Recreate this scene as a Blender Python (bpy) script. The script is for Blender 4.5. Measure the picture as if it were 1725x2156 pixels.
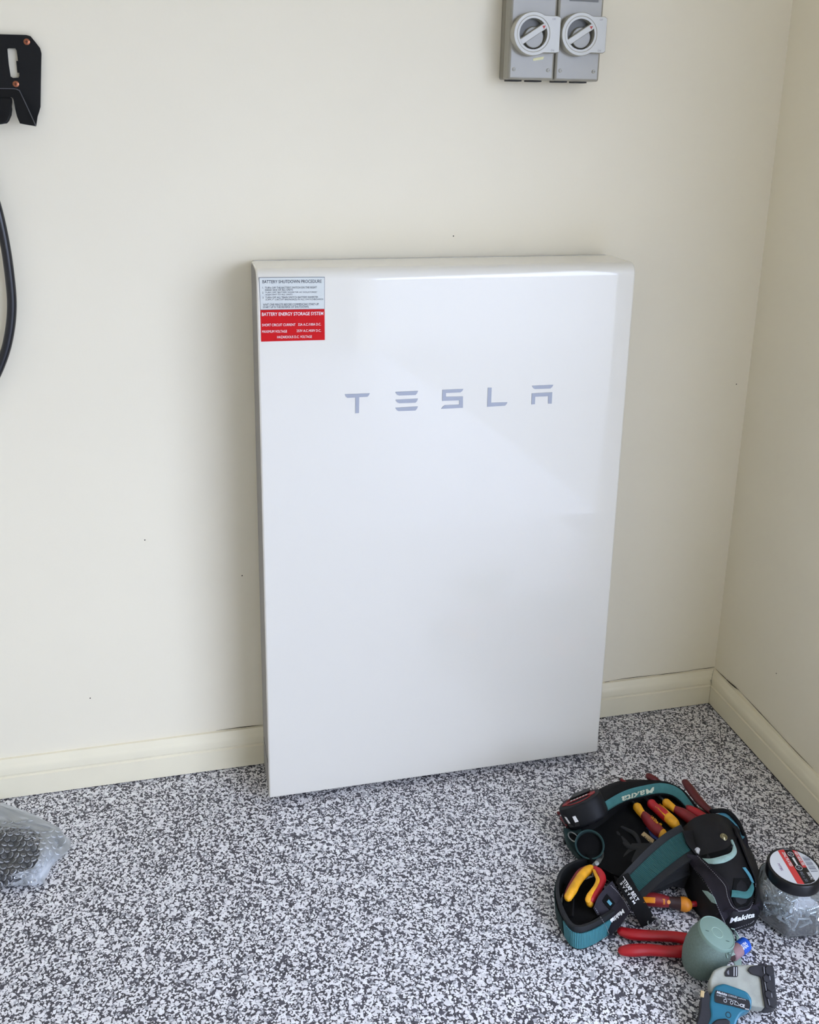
import bpy, bmesh, math, random
import numpy as np
from mathutils import Vector, Matrix, Euler
from mathutils.bvhtree import BVHTree

random.seed(7)
rng = np.random.default_rng(11)
scene = bpy.context.scene
col = scene.collection
for o in list(bpy.data.objects):
    bpy.data.objects.remove(o)

# ------------------------------------------------------------------ camera
FPX = 2039.47
PCX, PCY = 862.5, 1078.0 - 277.5
CAM = Vector((-0.14525, -1.94377, 1.46050))
RC = (Matrix.Rotation(-0.241023, 3, 'Z') @ Matrix.Rotation(1.297701, 3, 'X')
      @ Matrix.Rotation(0.019244, 3, 'Z'))
cd = bpy.data.cameras.new('camera')
cam = bpy.data.objects.new('camera', cd)
col.objects.link(cam)
cd.sensor_fit = 'HORIZONTAL'
cd.sensor_width = 36.0
cd.lens = 36.0 * FPX / 1725.0
cd.shift_y = -277.5 / 1725.0
cd.clip_start = 0.02
cam.matrix_world = Matrix.Translation(CAM) @ RC.to_4x4()
scene.camera = cam

# ------------------------------------------------------------------ daylight
DOOR_Y0, DOOR_Y1, DOOR_H = -1.06, -5.6, 2.15
CORNER_X = 1.1531
world = bpy.data.worlds.new('sky')
scene.world = world
world.use_nodes = True
bg = world.node_tree.nodes['Background']
bg.inputs[0].default_value = (0.825, 0.95, 1.265, 1.0)
bg.inputs[1].default_value = 6.0
pl = bpy.data.lights.new('door_portal', 'AREA')
pl.shape = 'RECTANGLE'
pl.size = abs(DOOR_Y1 - DOOR_Y0)
pl.size_y = DOOR_H
pl.cycles.is_portal = True
plo = bpy.data.objects.new('door_portal', pl)
col.objects.link(plo)
plo.location = (CORNER_X + 0.14, (DOOR_Y0 + DOOR_Y1) / 2, DOOR_H / 2)
plo.rotation_euler = Vector((-1, 0, 0)).to_track_quat('-Z', 'Z').to_euler()

vs = scene.view_settings
vs.view_transform = 'Standard'
vs.look = 'None'
vs.gamma = 1.0
vs.use_curve_mapping = False
vs.exposure = 0.12
scene.cycles.max_bounces = 14
scene.cycles.diffuse_bounces = 9
scene.cycles.glossy_bounces = 5
scene.cycles.transparent_max_bounces = 24
scene.cycles.caustics_reflective = False
scene.cycles.caustics_refractive = False


# ------------------------------------------------------------------ helpers
def ray(px, py):
    return (RC @ Vector(((px - PCX) / FPX, -(py - PCY) / FPX, -1.0))).normalized()


def F(px, py, z=0.0):
    d = ray(px, py)
    return CAM + d * ((z - CAM.z) / d.z)


def PYp(px, py, y):
    d = ray(px, py)
    return CAM + d * ((y - CAM.y) / d.y)


def PP(px, py, o, n):
    d = ray(px, py)
    return CAM + d * ((o - CAM).dot(n) / d.dot(n))


SURF = []


def SN(px, py, off=0.0, lo=0.0):
    d = ray(px, py)
    best, bn, bd = None, None, 1e9
    for t in SURF:
        h, n, i, dist = t.ray_cast(CAM, d)
        if h is not None and dist < bd:
            best, bn, bd = h, n, dist
    fl = F(px, py, lo)
    if best is None or (fl - CAM).length < bd:
        best, bn = fl, Vector((0, 0, 1))
    if bn.dot(d) > 0:
        bn = -bn
    return best + bn * off, bn


def S(px, py, off=0.0):
    return SN(px, py, off)[0]


def lin(c):
    out = []
    for v in c:
        v = v / 255.0
        out.append(v / 12.92 if v <= 0.04045 else ((v + 0.055) / 1.055) ** 2.4)
    return tuple(out) + (1.0,)


MATS = {}


def M(name, c, rough=0.5, metal=0.0, var=0.0, vscale=40.0, bump=0.0, bscale=300.0, coat=0.0, spec=0.5,
      wave=None, sheen=0.0):
    m = bpy.data.materials.new(name)
    m.use_nodes = True
    nt = m.node_tree
    b = nt.nodes['Principled BSDF']
    c4 = lin(c)
    b.inputs['Base Color'].default_value = c4
    b.inputs['Roughness'].default_value = rough
    b.inputs['Metallic'].default_value = metal
    b.inputs['Coat Weight'].default_value = coat
    b.inputs['Coat Roughness'].default_value = 0.03
    b.inputs['Specular IOR Level'].default_value = spec
    if sheen:
        b.inputs['Sheen Weight'].default_value = sheen
    tc = nt.nodes.new('ShaderNodeTexCoord')
    if var > 0:
        nz = nt.nodes.new('ShaderNodeTexNoise')
        nz.inputs['Scale'].default_value = vscale
        nz.inputs['Detail'].default_value = 6
        nt.links.new(tc.outputs['Object'], nz.inputs['Vector'])
        rp = nt.nodes.new('ShaderNodeValToRGB')
        rp.color_ramp.elements[0].position = 0.3
        rp.color_ramp.elements[1].position = 0.7
        rp.color_ramp.elements[0].color = tuple(v * (1 - var) for v in c4[:3]) + (1,)
        rp.color_ramp.elements[1].color = tuple(min(1, v * (1 + var)) for v in c4[:3]) + (1,)
        nt.links.new(nz.outputs['Fac'], rp.inputs['Fac'])
        nt.links.new(rp.outputs['Color'], b.inputs['Base Color'])
    if bump > 0 or wave:
        bp = nt.nodes.new('ShaderNodeBump')
        bp.inputs['Strength'].default_value = bump if bump > 0 else 0.6
        bp.inputs['Distance'].default_value = 0.002
        if wave:
            tx = nt.nodes.new('ShaderNodeTexWave')
            tx.inputs['Scale'].default_value = wave
            tx.bands_direction = 'X'
            nt.links.new(tc.outputs['UV'], tx.inputs['Vector'])
            rp2 = nt.nodes.new('ShaderNodeValToRGB')
            rp2.color_ramp.elements[0].color = tuple(v * 0.55 for v in c4[:3]) + (1,)
            rp2.color_ramp.elements[1].color = tuple(min(1, v * 1.2) for v in c4[:3]) + (1,)
            nt.links.new(tx.outputs['Fac'], rp2.inputs['Fac'])
            nt.links.new(rp2.outputs['Color'], b.inputs['Base Color'])
            nt.links.new(tx.outputs['Fac'], bp.inputs['Height'])
        else:
            tx = nt.nodes.new('ShaderNodeTexNoise')
            tx.inputs['Scale'].default_value = bscale
            tx.inputs['Detail'].default_value = 4
            nt.links.new(tc.outputs['Object'], tx.inputs['Vector'])
            nt.links.new(tx.outputs['Fac'], bp.inputs['Height'])
        nt.links.new(bp.outputs['Normal'], b.inputs['Normal'])
    MATS[name] = m
    return m


def Mclear(name, tint, haze, rough=0.08, bump=0.0, bscale=60.0, gloss=1.0):
    """thin clear plastic film: see-through with a fresnel gloss and a little milkiness"""
    m = bpy.data.materials.new(name)
    m.use_nodes = True
    nt = m.node_tree
    for n in list(nt.nodes):
        if n.type == 'BSDF_PRINCIPLED':
            nt.nodes.remove(n)
    out = nt.nodes['Material Output']
    tr = nt.nodes.new('ShaderNodeBsdfTransparent')
    tr.inputs[0].default_value = tint + (1,)
    gl = nt.nodes.new('ShaderNodeBsdfGlossy')
    gl.inputs['Roughness'].default_value = rough
    gl.inputs[0].default_value = (1, 1, 1, 1)
    df = nt.nodes.new('ShaderNodeBsdfDiffuse')
    df.inputs[0].default_value = (0.88, 0.90, 0.91, 1)
    tl = nt.nodes.new('ShaderNodeBsdfTranslucent')
    tl.inputs[0].default_value = (0.88, 0.90, 0.91, 1)
    ad = nt.nodes.new('ShaderNodeMixShader')
    ad.inputs[0].default_value = 0.2
    nt.links.new(df.outputs[0], ad.inputs[1])
    nt.links.new(tl.outputs[0], ad.inputs[2])
    mx = nt.nodes.new('ShaderNodeMixShader')
    mx.inputs[0].default_value = haze
    nt.links.new(tr.outputs[0], mx.inputs[1])
    nt.links.new(ad.outputs[0], mx.inputs[2])
    fr = nt.nodes.new('ShaderNodeFresnel')
    fr.inputs['IOR'].default_value = 1.5
    mx2 = nt.nodes.new('ShaderNodeMixShader')
    gm = nt.nodes.new('ShaderNodeMath')
    gm.operation = 'MULTIPLY'
    gm.inputs[1].default_value = gloss
    nt.links.new(fr.outputs[0], gm.inputs[0])
    nt.links.new(gm.outputs[0], mx2.inputs[0])
    nt.links.new(mx.outputs[0], mx2.inputs[1])
    nt.links.new(gl.outputs[0], mx2.inputs[2])
    if bump:
        tc = nt.nodes.new('ShaderNodeTexCoord')
        nz = nt.nodes.new('ShaderNodeTexNoise')
        nz.inputs['Scale'].default_value = bscale
        nz.inputs['Detail'].default_value = 3
        bp = nt.nodes.new('ShaderNodeBump')
        bp.inputs['Strength'].default_value = bump
        bp.inputs['Distance'].default_value = 0.004
        nt.links.new(tc.outputs['Object'], nz.inputs['Vector'])
        nt.links.new(nz.outputs['Fac'], bp.inputs['Height'])
        nt.links.new(bp.outputs['Normal'], gl.inputs['Normal'])
        nt.links.new(bp.outputs['Normal'], fr.inputs['Normal'])
    nt.links.new(mx2.outputs[0], out.inputs[0])
    MATS[name] = m
    return m


# mesh pieces are (verts, faces) or (verts, faces, uvs), verts in world space unless the root is turned
def join(*ms):
    V, Fc, U = [], [], []
    anyuv = any(len(m) > 2 for m in ms)
    for m in ms:
        k = len(V)
        V += list(m[0])
        Fc += [tuple(i + k for i in f) for f in m[1]]
        if anyuv:
            U += list(m[2]) if len(m) > 2 else [(0, 0)] * len(m[0])
    return (V, Fc, U) if anyuv else (V, Fc)


ORG = {}


def obj(name, m, mat, parent=None, bevel=0.0, seg=2, smooth=True, surf=False, subsurf=0, origin=None, angle=35):
    """one mesh object; verts are world coordinates, stored relative to the root's origin"""
    o0 = ORG[parent.name] if parent is not None else (Vector(origin) if origin is not None else Vector((0, 0, 0)))
    me = bpy.data.meshes.new(name)
    V = [Vector(v) - o0 for v in m[0]]
    me.from_pydata([tuple(v) for v in V], [], [tuple(f) for f in m[1]])
    bm = bmesh.new()
    bm.from_mesh(me)
    bmesh.ops.recalc_face_normals(bm, faces=bm.faces)
    bm.to_mesh(me)
    bm.free()
    if len(m) > 2:
        uvl = me.uv_layers.new(name='UVMap')
        for lp in me.loops:
            uvl.data[lp.index].uv = m[2][lp.vertex_index]
    if isinstance(mat, str):
        mat = MATS[mat]
    me.materials.append(mat)
    if smooth:
        me.shade_smooth()
        me.set_sharp_from_angle(angle=math.radians(angle))
    ob = bpy.data.objects.new(name, me)
    col.objects.link(ob)
    if parent is not None:
        ob.parent = parent
    else:
        ob.location = o0
    ORG[ob.name] = o0
    if bevel > 0:
        bv = ob.modifiers.new('bevel', 'BEVEL')
        bv.width = bevel
        bv.segments = seg
        bv.limit_method = 'ANGLE'
        bv.angle_limit = math.radians(40)
    if subsurf:
        sb = ob.modifiers.new('smooth', 'SUBSURF')
        sb.levels = subsurf
        sb.render_levels = subsurf
    if surf:
        SURF.append(BVHTree.FromPolygons([tuple(Vector(v)) for v in m[0]], [tuple(f) for f in m[1]]))
    return ob


def root(name, loc, label, cat, group=None, rot=None):
    e = bpy.data.objects.new(name, None)
    e.empty_display_size = 0.03
    col.objects.link(e)
    e.location = loc
    if rot:
        e.rotation_euler = rot
        ORG[e.name] = Vector((0, 0, 0))
    else:
        ORG[e.name] = Vector(loc)
    e['label'] = label
    e['category'] = cat
    if group:
        e['group'] = group
    return e


def tag(o, label, cat, group=None):
    o['label'] = label
    o['category'] = cat
    if group:
        o['group'] = group
    return o


def struct(o, label=None):
    o['kind'] = 'structure'
    if label:
        o['label'] = label
    return o


def frame(n, up=Vector((0, 0, 1))):
    n = Vector(n).normalized()
    u = up.cross(n)
    if u.length < 1e-4:
        u = Vector((1, 0, 0))
    u.normalize()
    return u, n.cross(u).normalized(), n


def box(x0, x1, y0, y1, z0, z1):
    V = [Vector((x, y, z)) for x in (x0, x1) for y in (y0, y1) for z in (z0, z1)]
    return (V, [(0, 1, 3, 2), (4, 6, 7, 5), (0, 4, 5, 1), (2, 3, 7, 6), (0, 2, 6, 4), (1, 5, 7, 3)])


def obox(c, u, v, n, su, sv, sn):
    V = [Vector(c) + u * (su / 2 * a) + v * (sv / 2 * b) + n * (sn / 2 * d)
         for a in (-1, 1) for b in (-1, 1) for d in (-1, 1)]
    return (V, [(0, 1, 3, 2), (4, 6, 7, 5), (0, 4, 5, 1), (2, 3, 7, 6), (0, 2, 6, 4), (1, 5, 7, 3)])


def prism(pts, ext):
    """polygon of 3D points pushed along ext (a vector) into a solid"""
    n = len(pts)
    V = [Vector(p) for p in pts] + [Vector(p) + Vector(ext) for p in pts]
    Fc = [tuple(range(n - 1, -1, -1)), tuple(range(n, 2 * n))]
    Fc += [(i, (i + 1) % n, n + (i + 1) % n, n + i) for i in range(n)]
    return (V, Fc)


def loft(rings, cap=True, closed=True):
    V, Fc = [], []
    k = len(rings[0])
    for r in rings:
        V += [Vector(p) for p in r]
    for i in range(len(rings) - 1):
        for j in range(k if closed else k - 1):
            a, b = i * k + j, i * k + (j + 1) % k
            Fc.append((a, b, b + k, a + k))
    if cap and closed:
        Fc.append(tuple(range(k - 1, -1, -1)))
        Fc.append(tuple((len(rings) - 1) * k + j for j in range(k)))
    return (V, Fc)


def lathe(prof, o, axis, seg=32, sx=1.0, cap=True, start=0.0, hexfn=None):
    u, v, n = frame(axis, Vector((0.13, 1, 0.05)) if abs(Vector(axis).normalized().z) > 0.9 else Vector((0, 0, 1)))
    rings = []
    for r, h in prof:
        ring = []
        for k in range(seg):
            a = start + 2 * math.pi * k / seg
            rr = r * (hexfn(a) if hexfn else 1.0)
            ring.append(Vector(o) + n * h + u * (rr * math.cos(a) * sx) + v * (rr * math.sin(a)))
        rings.append(ring)
    return loft(rings, cap)


def catmull(pts, n):
    """n samples along a smooth path through pts (vectors or tuples of floats)"""
    P = [np.array(p, float) for p in pts]
    if len(P) == 2:
        return [tuple(P[0] + (P[1] - P[0]) * t) for t in np.linspace(0, 1, n)]
    Q = [2 * P[0] - P[1]] + P + [2 * P[-1] - P[-2]]
    out = []
    m = len(P) - 1
    for t in np.linspace(0, m, n):
        i = min(int(t), m - 1)
        f = t - i
        p0, p1, p2, p3 = Q[i], Q[i + 1], Q[i + 2], Q[i + 3]
        out.append(tuple(0.5 * ((2 * p1) + (-p0 + p2) * f + (2 * p0 - 5 * p1 + 4 * p2 - p3) * f * f
                                + (-p0 + 3 * p1 - 3 * p2 + p3) * f ** 3)))
    return out


def tube(pts, rad, seg=12, n=None, flat=1.0, up=Vector((0, 0, 1)), round_ends=True):
    """swept tube; rad is a number or a list of the radius at each given point; flat squeezes it along up"""
    if not hasattr(rad, '__len__'):
        rad = [rad] * len(pts)
    n = n or max(8, 6 * len(pts))
    data = [tuple(Vector(p)) + (r,) for p, r in zip(pts, rad)]
    sm = catmull(data, n)
    C = [Vector(s[:3]) for s in sm]
    Rr = [max(1e-5, s[3]) for s in sm]
    rings = []
    for i in range(n):
        t = (C[min(i + 1, n - 1)] - C[max(i - 1, 0)]).normalized()
        a = up.cross(t)
        if a.length < 1e-3:
            a = Vector((1, 0, 0)).cross(t)
        a.normalize()
        b = t.cross(a)
        ring = [C[i] + a * (Rr[i] * math.cos(q)) + b * (Rr[i] * flat * math.sin(q))
                for q in [2 * math.pi * k / seg for k in range(seg)]]
        if i == 0 and round_ends:
            for s, dd in ((0.35, 0.8), (0.75, 0.5)):
                rings.append([C[0] - t * (Rr[0] * dd) + (p - C[0]) * s for p in ring])
        rings.append(ring)
        if i == n - 1 and round_ends:
            for s, dd in ((0.75, 0.5), (0.35, 0.8)):
                rings.append([C[i] + t * (Rr[i] * dd) + (p - C[i]) * s for p in ring])
    return loft(rings)


def sheet(L, R, n=24, w=6, thick=0.003, arch=0.0, flip=False, wob=0.0):
    """cloth strip between two edge lines, with thickness"""
    Ls = [Vector(p) for p in catmull([tuple(Vector(p)) for p in L], n)]
    Rs = [Vector(p) for p in catmull([tuple(Vector(p)) for p in R], n)]
    top, uv = [], []
    cum = 0.0
    for i in range(n):
        if i:
            cum += ((Ls[i] + Rs[i]) / 2 - (Ls[i - 1] + Rs[i - 1]) / 2).length
        t = ((Ls[min(i + 1, n - 1)] + Rs[min(i + 1, n - 1)]) - (Ls[max(i - 1, 0)] + Rs[max(i - 1, 0)])).normalized()
        nn = (Rs[i] - Ls[i]).cross(t).normalized()
        if flip:
            nn = -nn
        row = []
        for j in range(w + 1):
            f = j / w
            p = Ls[i].lerp(Rs[i], f) + nn * (arch * 4 * f * (1 - f))
            if wob:
                p += nn * (wob * math.sin(9.1 * f + 2.3 * i) * math.sin(0.7 * i))
            row.append((p, nn))
            uv.append((cum, f))
        top.append(row)
    V = [p for row in top for p, _ in row] + [p - nn * thick for row in top for p, nn in row]
    k = w + 1
    N = n * k
    Fc = []
    for i in range(n - 1):
        for j in range(w):
            a = i * k + j
            Fc.append((a, a + 1, a + 1 + k, a + k))
            Fc.append((N + a + k, N + a + 1 + k, N + a + 1, N + a))
        Fc.append((i * k, (i + 1) * k, N + (i + 1) * k, N + i * k))
        Fc.append((i * k + w, N + i * k + w, N + (i + 1) * k + w, (i + 1) * k + w))
    for j in range(w):
        Fc.append((j, N + j, N + j + 1, j + 1))
        a = (n - 1) * k + j
        Fc.append((a, a + 1, N + a + 1, N + a))
    return (V, Fc, uv + uv)


TXT = {}


def glyphs(s, shear=0.0, bold=0.0):
    key = (s, shear, bold)
    if key in TXT:
        return TXT[key]
    cu = bpy.data.curves.new('t', 'FONT')
    cu.body = s
    cu.resolution_u = 3
    cu.shear = shear
    cu.offset = bold
    to = bpy.data.objects.new('t', cu)
    col.objects.link(to)
    dg = bpy.context.evaluated_depsgraph_get()
    me = bpy.data.meshes.new_from_object(to.evaluated_get(dg))
    V = np.array([v.co[:] for v in me.vertices])
    Fc = [tuple(p.vertices) for p in me.polygons]
    bpy.data.objects.remove(to)
    bpy.data.curves.remove(cu)
    bpy.data.meshes.remove(me)
    mn, mx = V[:, :2].min(0), V[:, :2].max(0)
    V2 = (V[:, :2] - mn) / (mx - mn)
    TXT[key] = (V2, Fc)
    return TXT[key]


def text(s, A, B, H, shear=0.0, bold=0.0, lift=0.0):
    """lettering stretched over the quad A (lower left), B (lower right), H (height vector)"""
    V2, Fc = glyphs(s, shear, bold)
    A, B, H = Vector(A), Vector(B), Vector(H)
    n = (B - A).cross(H).normalized()
    return ([A + (B - A) * float(a) + H * float(b) + n * lift for a, b in V2], Fc)


def stext(s, a, b, h, off=0.0012, shear=0.0, bold=0.0):
    """lettering that follows the surface below it: a, b baseline ends, h letter height, in photo pixels"""
    V2, Fc = glyphs(s, shear, bold)
    out = []
    for u, v in V2:
        out.append(S(a[0] + (b[0] - a[0]) * u + h[0] * v, a[1] + (b[1] - a[1]) * u + h[1] * v, off))
    return (out, Fc)


def dashes(pts, n, length, width, off=0.0008):
    """a row of stitches along pixel points, laid on the surface below"""
    sm = catmull(pts, n * 2)
    ms = []
    for i in range(0, len(sm) - 1, 2):
        p, nn = SN(sm[i][0], sm[i][1])
        q = S(sm[i + 1][0], sm[i + 1][1])
        t = q - p
        if t.length < 1e-5 or t.length > 0.03:
            continue
        t.normalize()
        ms.append(obox(p + nn * off * 0.6, t, nn.cross(t), nn, length, width, off))
    return join(*ms)


def copy_tree(o, parent=None):
    c = o.copy()
    col.objects.link(c)
    if parent is not None:
        c.parent = parent
    for ch in list(o.children):
        copy_tree(ch, c)
    return c


# ------------------------------------------------------------------ materials
M('wall_paint', (233, 225, 203), 0.55, var=0.012, vscale=3.0, bump=0.05, bscale=180)
M('skirting_paint', (230, 222, 196), 0.35, var=0.02, vscale=12.0)
M('gap_shade_and_marks', (44, 36, 22), 0.9)  # dark brown standing for shade in gaps and cracks, also colours wall chips
M('ceiling_paint', (238, 236, 230), 0.8, var=0.01)
M('concrete', (166, 164, 160), 0.9, var=0.08, vscale=5, bump=0.2, bscale=60)
M('base_coat', (60, 58, 64), 0.45, var=0.15, vscale=220)
M('gloss_white', (223, 219, 208), 0.30, coat=1.0, var=0.004, vscale=2)
M('chassis_grey', (196, 197, 196), 0.45, var=0.02)
M('seam_dark', (70, 70, 72), 0.7)
M('logo_grey', (158, 162, 172), 0.35, metal=0.15, var=0.02)
M('label_blue_white', (206, 210, 206), 0.35, var=0.01)
M('label_ink', (38, 44, 64), 0.5)
M('label_border', (92, 98, 112), 0.5)
M('label_red', (196, 6, 12), 0.5, var=0.03, spec=0.2)
M('label_white', (240, 232, 232), 0.4)
M('switch_grey', (148, 144, 131), 0.3, var=0.015, coat=0.25)
M('switch_base_grey', (136, 131, 118), 0.35, var=0.02)
M('switch_dark', (40, 40, 40), 0.6)
M('switch_recess', (104, 104, 100), 0.4, var=0.03)  # darker grey holds the dial recess shade; slots and print share it
M('dial_grey', (174, 171, 158), 0.22, var=0.01, coat=0.2)
M('screw_chrome', (200, 202, 204), 0.2, metal=1.0)
M('arrow_red', (176, 62, 50), 0.5)
M('tape_residue', (226, 222, 176), 0.7, var=0.1)
M('black_powder', (9, 9, 10), 0.5, var=0.1, vscale=90, bump=0.05, spec=0.25)
M('copper_screw', (160, 100, 72), 0.3, metal=0.8, var=0.1)
M('screw_slot', (70, 30, 18), 0.7)
M('cable_black', (18, 18, 24), 0.28, var=0.05)
# tool belt
M('nylon_black', (14, 14, 15), 0.85, var=0.35, vscale=60, bump=0.4, bscale=900, spec=0.25)
M('nylon_inner', (8, 8, 9), 0.9, var=0.4, vscale=40, bump=0.3, bscale=500, spec=0.2)
M('leather_black', (17, 16, 20), 0.62, var=0.3, vscale=50, bump=0.25, bscale=700, spec=0.3)
M('leather_plum', (32, 28, 37), 0.68, var=0.25, vscale=45, bump=0.3, bscale=700, spec=0.3)
M('webbing_edge', (18, 20, 23), 0.7, var=0.2, bump=0.3, bscale=900)
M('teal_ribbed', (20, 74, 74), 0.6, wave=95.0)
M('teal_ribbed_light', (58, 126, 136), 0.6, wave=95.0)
M('teal_cloth', (52, 108, 108), 0.75, var=0.12, vscale=80, bump=0.3, bscale=900)
M('teal_blue_cloth', (84, 148, 168), 0.75, var=0.1, vscale=80, bump=0.3, bscale=900)
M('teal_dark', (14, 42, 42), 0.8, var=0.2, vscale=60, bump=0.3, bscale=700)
M('trim_pale', (150, 178, 172), 0.85, var=0.15, vscale=120, bump=0.3, bscale=900)
M('stitch_white', (150, 150, 156), 0.8)
M('print_white', (226, 228, 230), 0.6)
M('print_cream', (190, 198, 178), 0.7)
M('rivet_brass', (150, 142, 112), 0.3, metal=0.9, var=0.1)
M('rivet_white', (222, 224, 232), 0.25, metal=0.5)
M('eyelet_steel', (170, 176, 176), 0.3, metal=0.9)
M('grip_red', (124, 22, 28), 0.5, var=0.15, vscale=60, bump=0.1)
M('grip_red_bright', (176, 24, 34), 0.45, var=0.1, vscale=60)
M('dip_red', (164, 14, 26), 0.35, var=0.1, vscale=40)
M('dip_red_dark', (84, 15, 19), 0.45, var=0.15, vscale=40)
M('grip_yellow', (222, 158, 26), 0.5, var=0.18, vscale=70, bump=0.1)
M('grip_orange', (206, 126, 24), 0.5, var=0.15, vscale=60)
M('grip_blue', (20, 42, 104), 0.5, var=0.15)
M('grip_dark', (44, 22, 22), 0.5, var=0.2)
M('wood_cream', (184, 160, 116), 0.6, var=0.15, vscale=60)
M('tool_steel', (128, 132, 132), 0.35, metal=0.9, var=0.2, vscale=60)
M('tape_black', (14, 15, 17), 0.5, var=0.2, vscale=50, bump=0.15)
M('tape_navy', (10, 11, 15), 0.6, var=0.15, vscale=50, spec=0.3)
M('tape_red', (150, 36, 38), 0.5, var=0.1)
M('tape_white', (216, 214, 212), 0.5)
M('tape_red_dark', (104, 12, 20), 0.5, var=0.1)
# jar
M('lid_black', (18, 18, 22), 0.3, var=0.1)
M('lid_white', (222, 226, 232), 0.35, var=0.01)
M('lid_red', (214, 66, 66), 0.4, var=0.03)
M('lid_grey_print', (120, 126, 140), 0.5)
M('lid_violet', (120, 70, 130), 0.5)
M('zinc', (206, 220, 230), 0.28, metal=0.75, var=0.08, vscale=300)
Mclear('jar_plastic', (0.97, 0.98, 0.98), 0.17, 0.05)
# speaker, drill, marker
M('sage_mesh', (112, 130, 122), 0.85, var=0.12, vscale=300, bump=0.9, bscale=900)
M('sage_rubber', (118, 142, 132), 0.55, var=0.03)
M('sage_light', (158, 182, 170), 0.55, var=0.03)
M('sage_dark', (78, 98, 92), 0.6)
M('marker_blue', (28, 84, 190), 0.35, var=0.05)
M('marker_pink', (150, 116, 120), 0.35, var=0.1)
M('marker_navy', (22, 30, 66), 0.4)
M('cast_grey', (158, 160, 150), 0.5, var=0.14, vscale=45, bump=0.15, bscale=250)
M('rubber_black', (24, 23, 30), 0.6, var=0.15, vscale=50, bump=0.1)
M('tool_teal', (18, 98, 122), 0.38, var=0.06, vscale=40)
M('tool_label_black', (18, 17, 22), 0.4)
M('tool_print', (200, 202, 206), 0.5)
M('bumper_edge', (120, 120, 126), 0.5)
# wrap
Mclear('bubble_film', (0.96, 0.97, 0.98), 0.05, 0.2, gloss=0.4)
Mclear('bubble_fold', (0.95, 0.96, 0.97), 0.55, 0.3, gloss=0.3)
Mclear('bubble_rim', (0.95, 0.96, 0.97), 0.42, 0.1, gloss=0.8)
Mclear('bubble_dome', (0.96, 0.97, 0.98), 0.05, 0.10, gloss=0.7)
M('module_dark', (26, 25, 36), 0.5, var=0.2)


def flake_node_material():
    m = bpy.data.materials.new('flake_far')
    m.use_nodes = True
    nt = m.node_tree
    b = nt.nodes['Principled BSDF']
    b.inputs['Roughness'].default_value = 0.4
    tc = nt.nodes.new('ShaderNodeTexCoord')
    vo = nt.nodes.new('ShaderNodeTexVoronoi')
    vo.inputs['Scale'].default_value = 150.0
    vo.feature = 'F1'
    nt.links.new(tc.outputs['Object'], vo.inputs['Vector'])
    rp = nt.nodes.new('ShaderNodeValToRGB')
    rp.color_ramp.interpolation = 'CONSTANT'
    e = rp.color_ramp.elements
    e[0].position = 0.0
    e[0].color = lin((72, 71, 76))
    e[1].position = 0.3
    e[1].color = lin((150, 150, 154))
    k = e.new(0.48)
    k.color = lin((222, 222, 226))
    nt.links.new(vo.outputs['Color'], rp.inputs['Fac'])
    nt.links.new(rp.outputs['Color'], b.inputs['Base Color'])
    MATS['flake_far'] = m
    m = bpy.data.materials.new('flake_chip')
    m.use_nodes = True
    nt = m.node_tree
    b = nt.nodes['Principled BSDF']
    b.inputs['Roughness'].default_value = 0.42
    at = nt.nodes.new('ShaderNodeAttribute')
    at.attribute_name = 'chip_colour'
    nt.links.new(at.outputs['Color'], b.inputs['Base Color'])
    MATS['flake_chip'] = m


flake_node_material()

# ------------------------------------------------------------------ the room
X0, Y0, ZC = -3.2, -6.2, 2.60
FX0, FX1, FY0, FY1 = -1.02, 1.139, -1.32, -0.006
th = 0.14
struct(obj('wall_back', box(X0 - th, CORNER_X + th, 0, th, -0.1, ZC), 'wall_paint', smooth=False))
struct(obj('wall_left', box(X0 - th, X0, Y0, 0, -0.1, ZC), 'wall_paint', smooth=False))
struct(obj('wall_front', box(X0 - th, CORNER_X + th, Y0 - th, Y0, -0.1, ZC), 'wall_paint', smooth=False))
struct(obj('wall_right', join(box(CORNER_X, CORNER_X + th, DOOR_Y0, 0, -0.1, ZC),
                              box(CORNER_X, CORNER_X + th, DOOR_Y1, DOOR_Y0, DOOR_H, ZC),
                              box(CORNER_X, CORNER_X + th, Y0, DOOR_Y1, -0.1, ZC)), 'wall_paint', smooth=False))
struct(obj('ceiling', box(X0 - th, CORNER_X + th, Y0 - th, th, ZC, ZC + 0.1), 'ceiling_paint', smooth=False))
dw = obj('driveway', box(CORNER_X + th, 400, -400, 400, -0.12, -0.02), 'concrete', smooth=False)
struct(dw)

# floor: dark base coat under the chips near the unit, chip pattern further off
fm = bpy.data.meshes.new('floor')
xs = [X0, FX0, FX1, CORNER_X + th]
ys = [Y0, FY0, FY1, 0.0]
FV = [(x, y, 0.0) for x in xs for y in ys] + [(x, y, -0.08) for x in xs for y in ys]
FF, FM = [], []
for i in range(3):
    for j in range(3):
        a = i * 4 + j
        FF.append((a, a + 4, a + 5, a + 1))
        FM.append(0 if (i == 1 and j == 1) or j == 2 or (i == 2 and j == 1) else 1)
FF.append((16, 19, 31, 28))
FM.append(1)
fm.from_pydata(FV, [], FF)
fm.materials.append(MATS['base_coat'])
fm.materials.append(MATS['flake_far'])
for p, k in zip(fm.polygons, FM):
    p.material_index = k
floor = bpy.data.objects.new('floor', fm)
col.objects.link(floor)
struct(floor, 'speckled grey and white flake epoxy floor')
ORG['floor'] = Vector((0, 0, 0))


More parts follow.
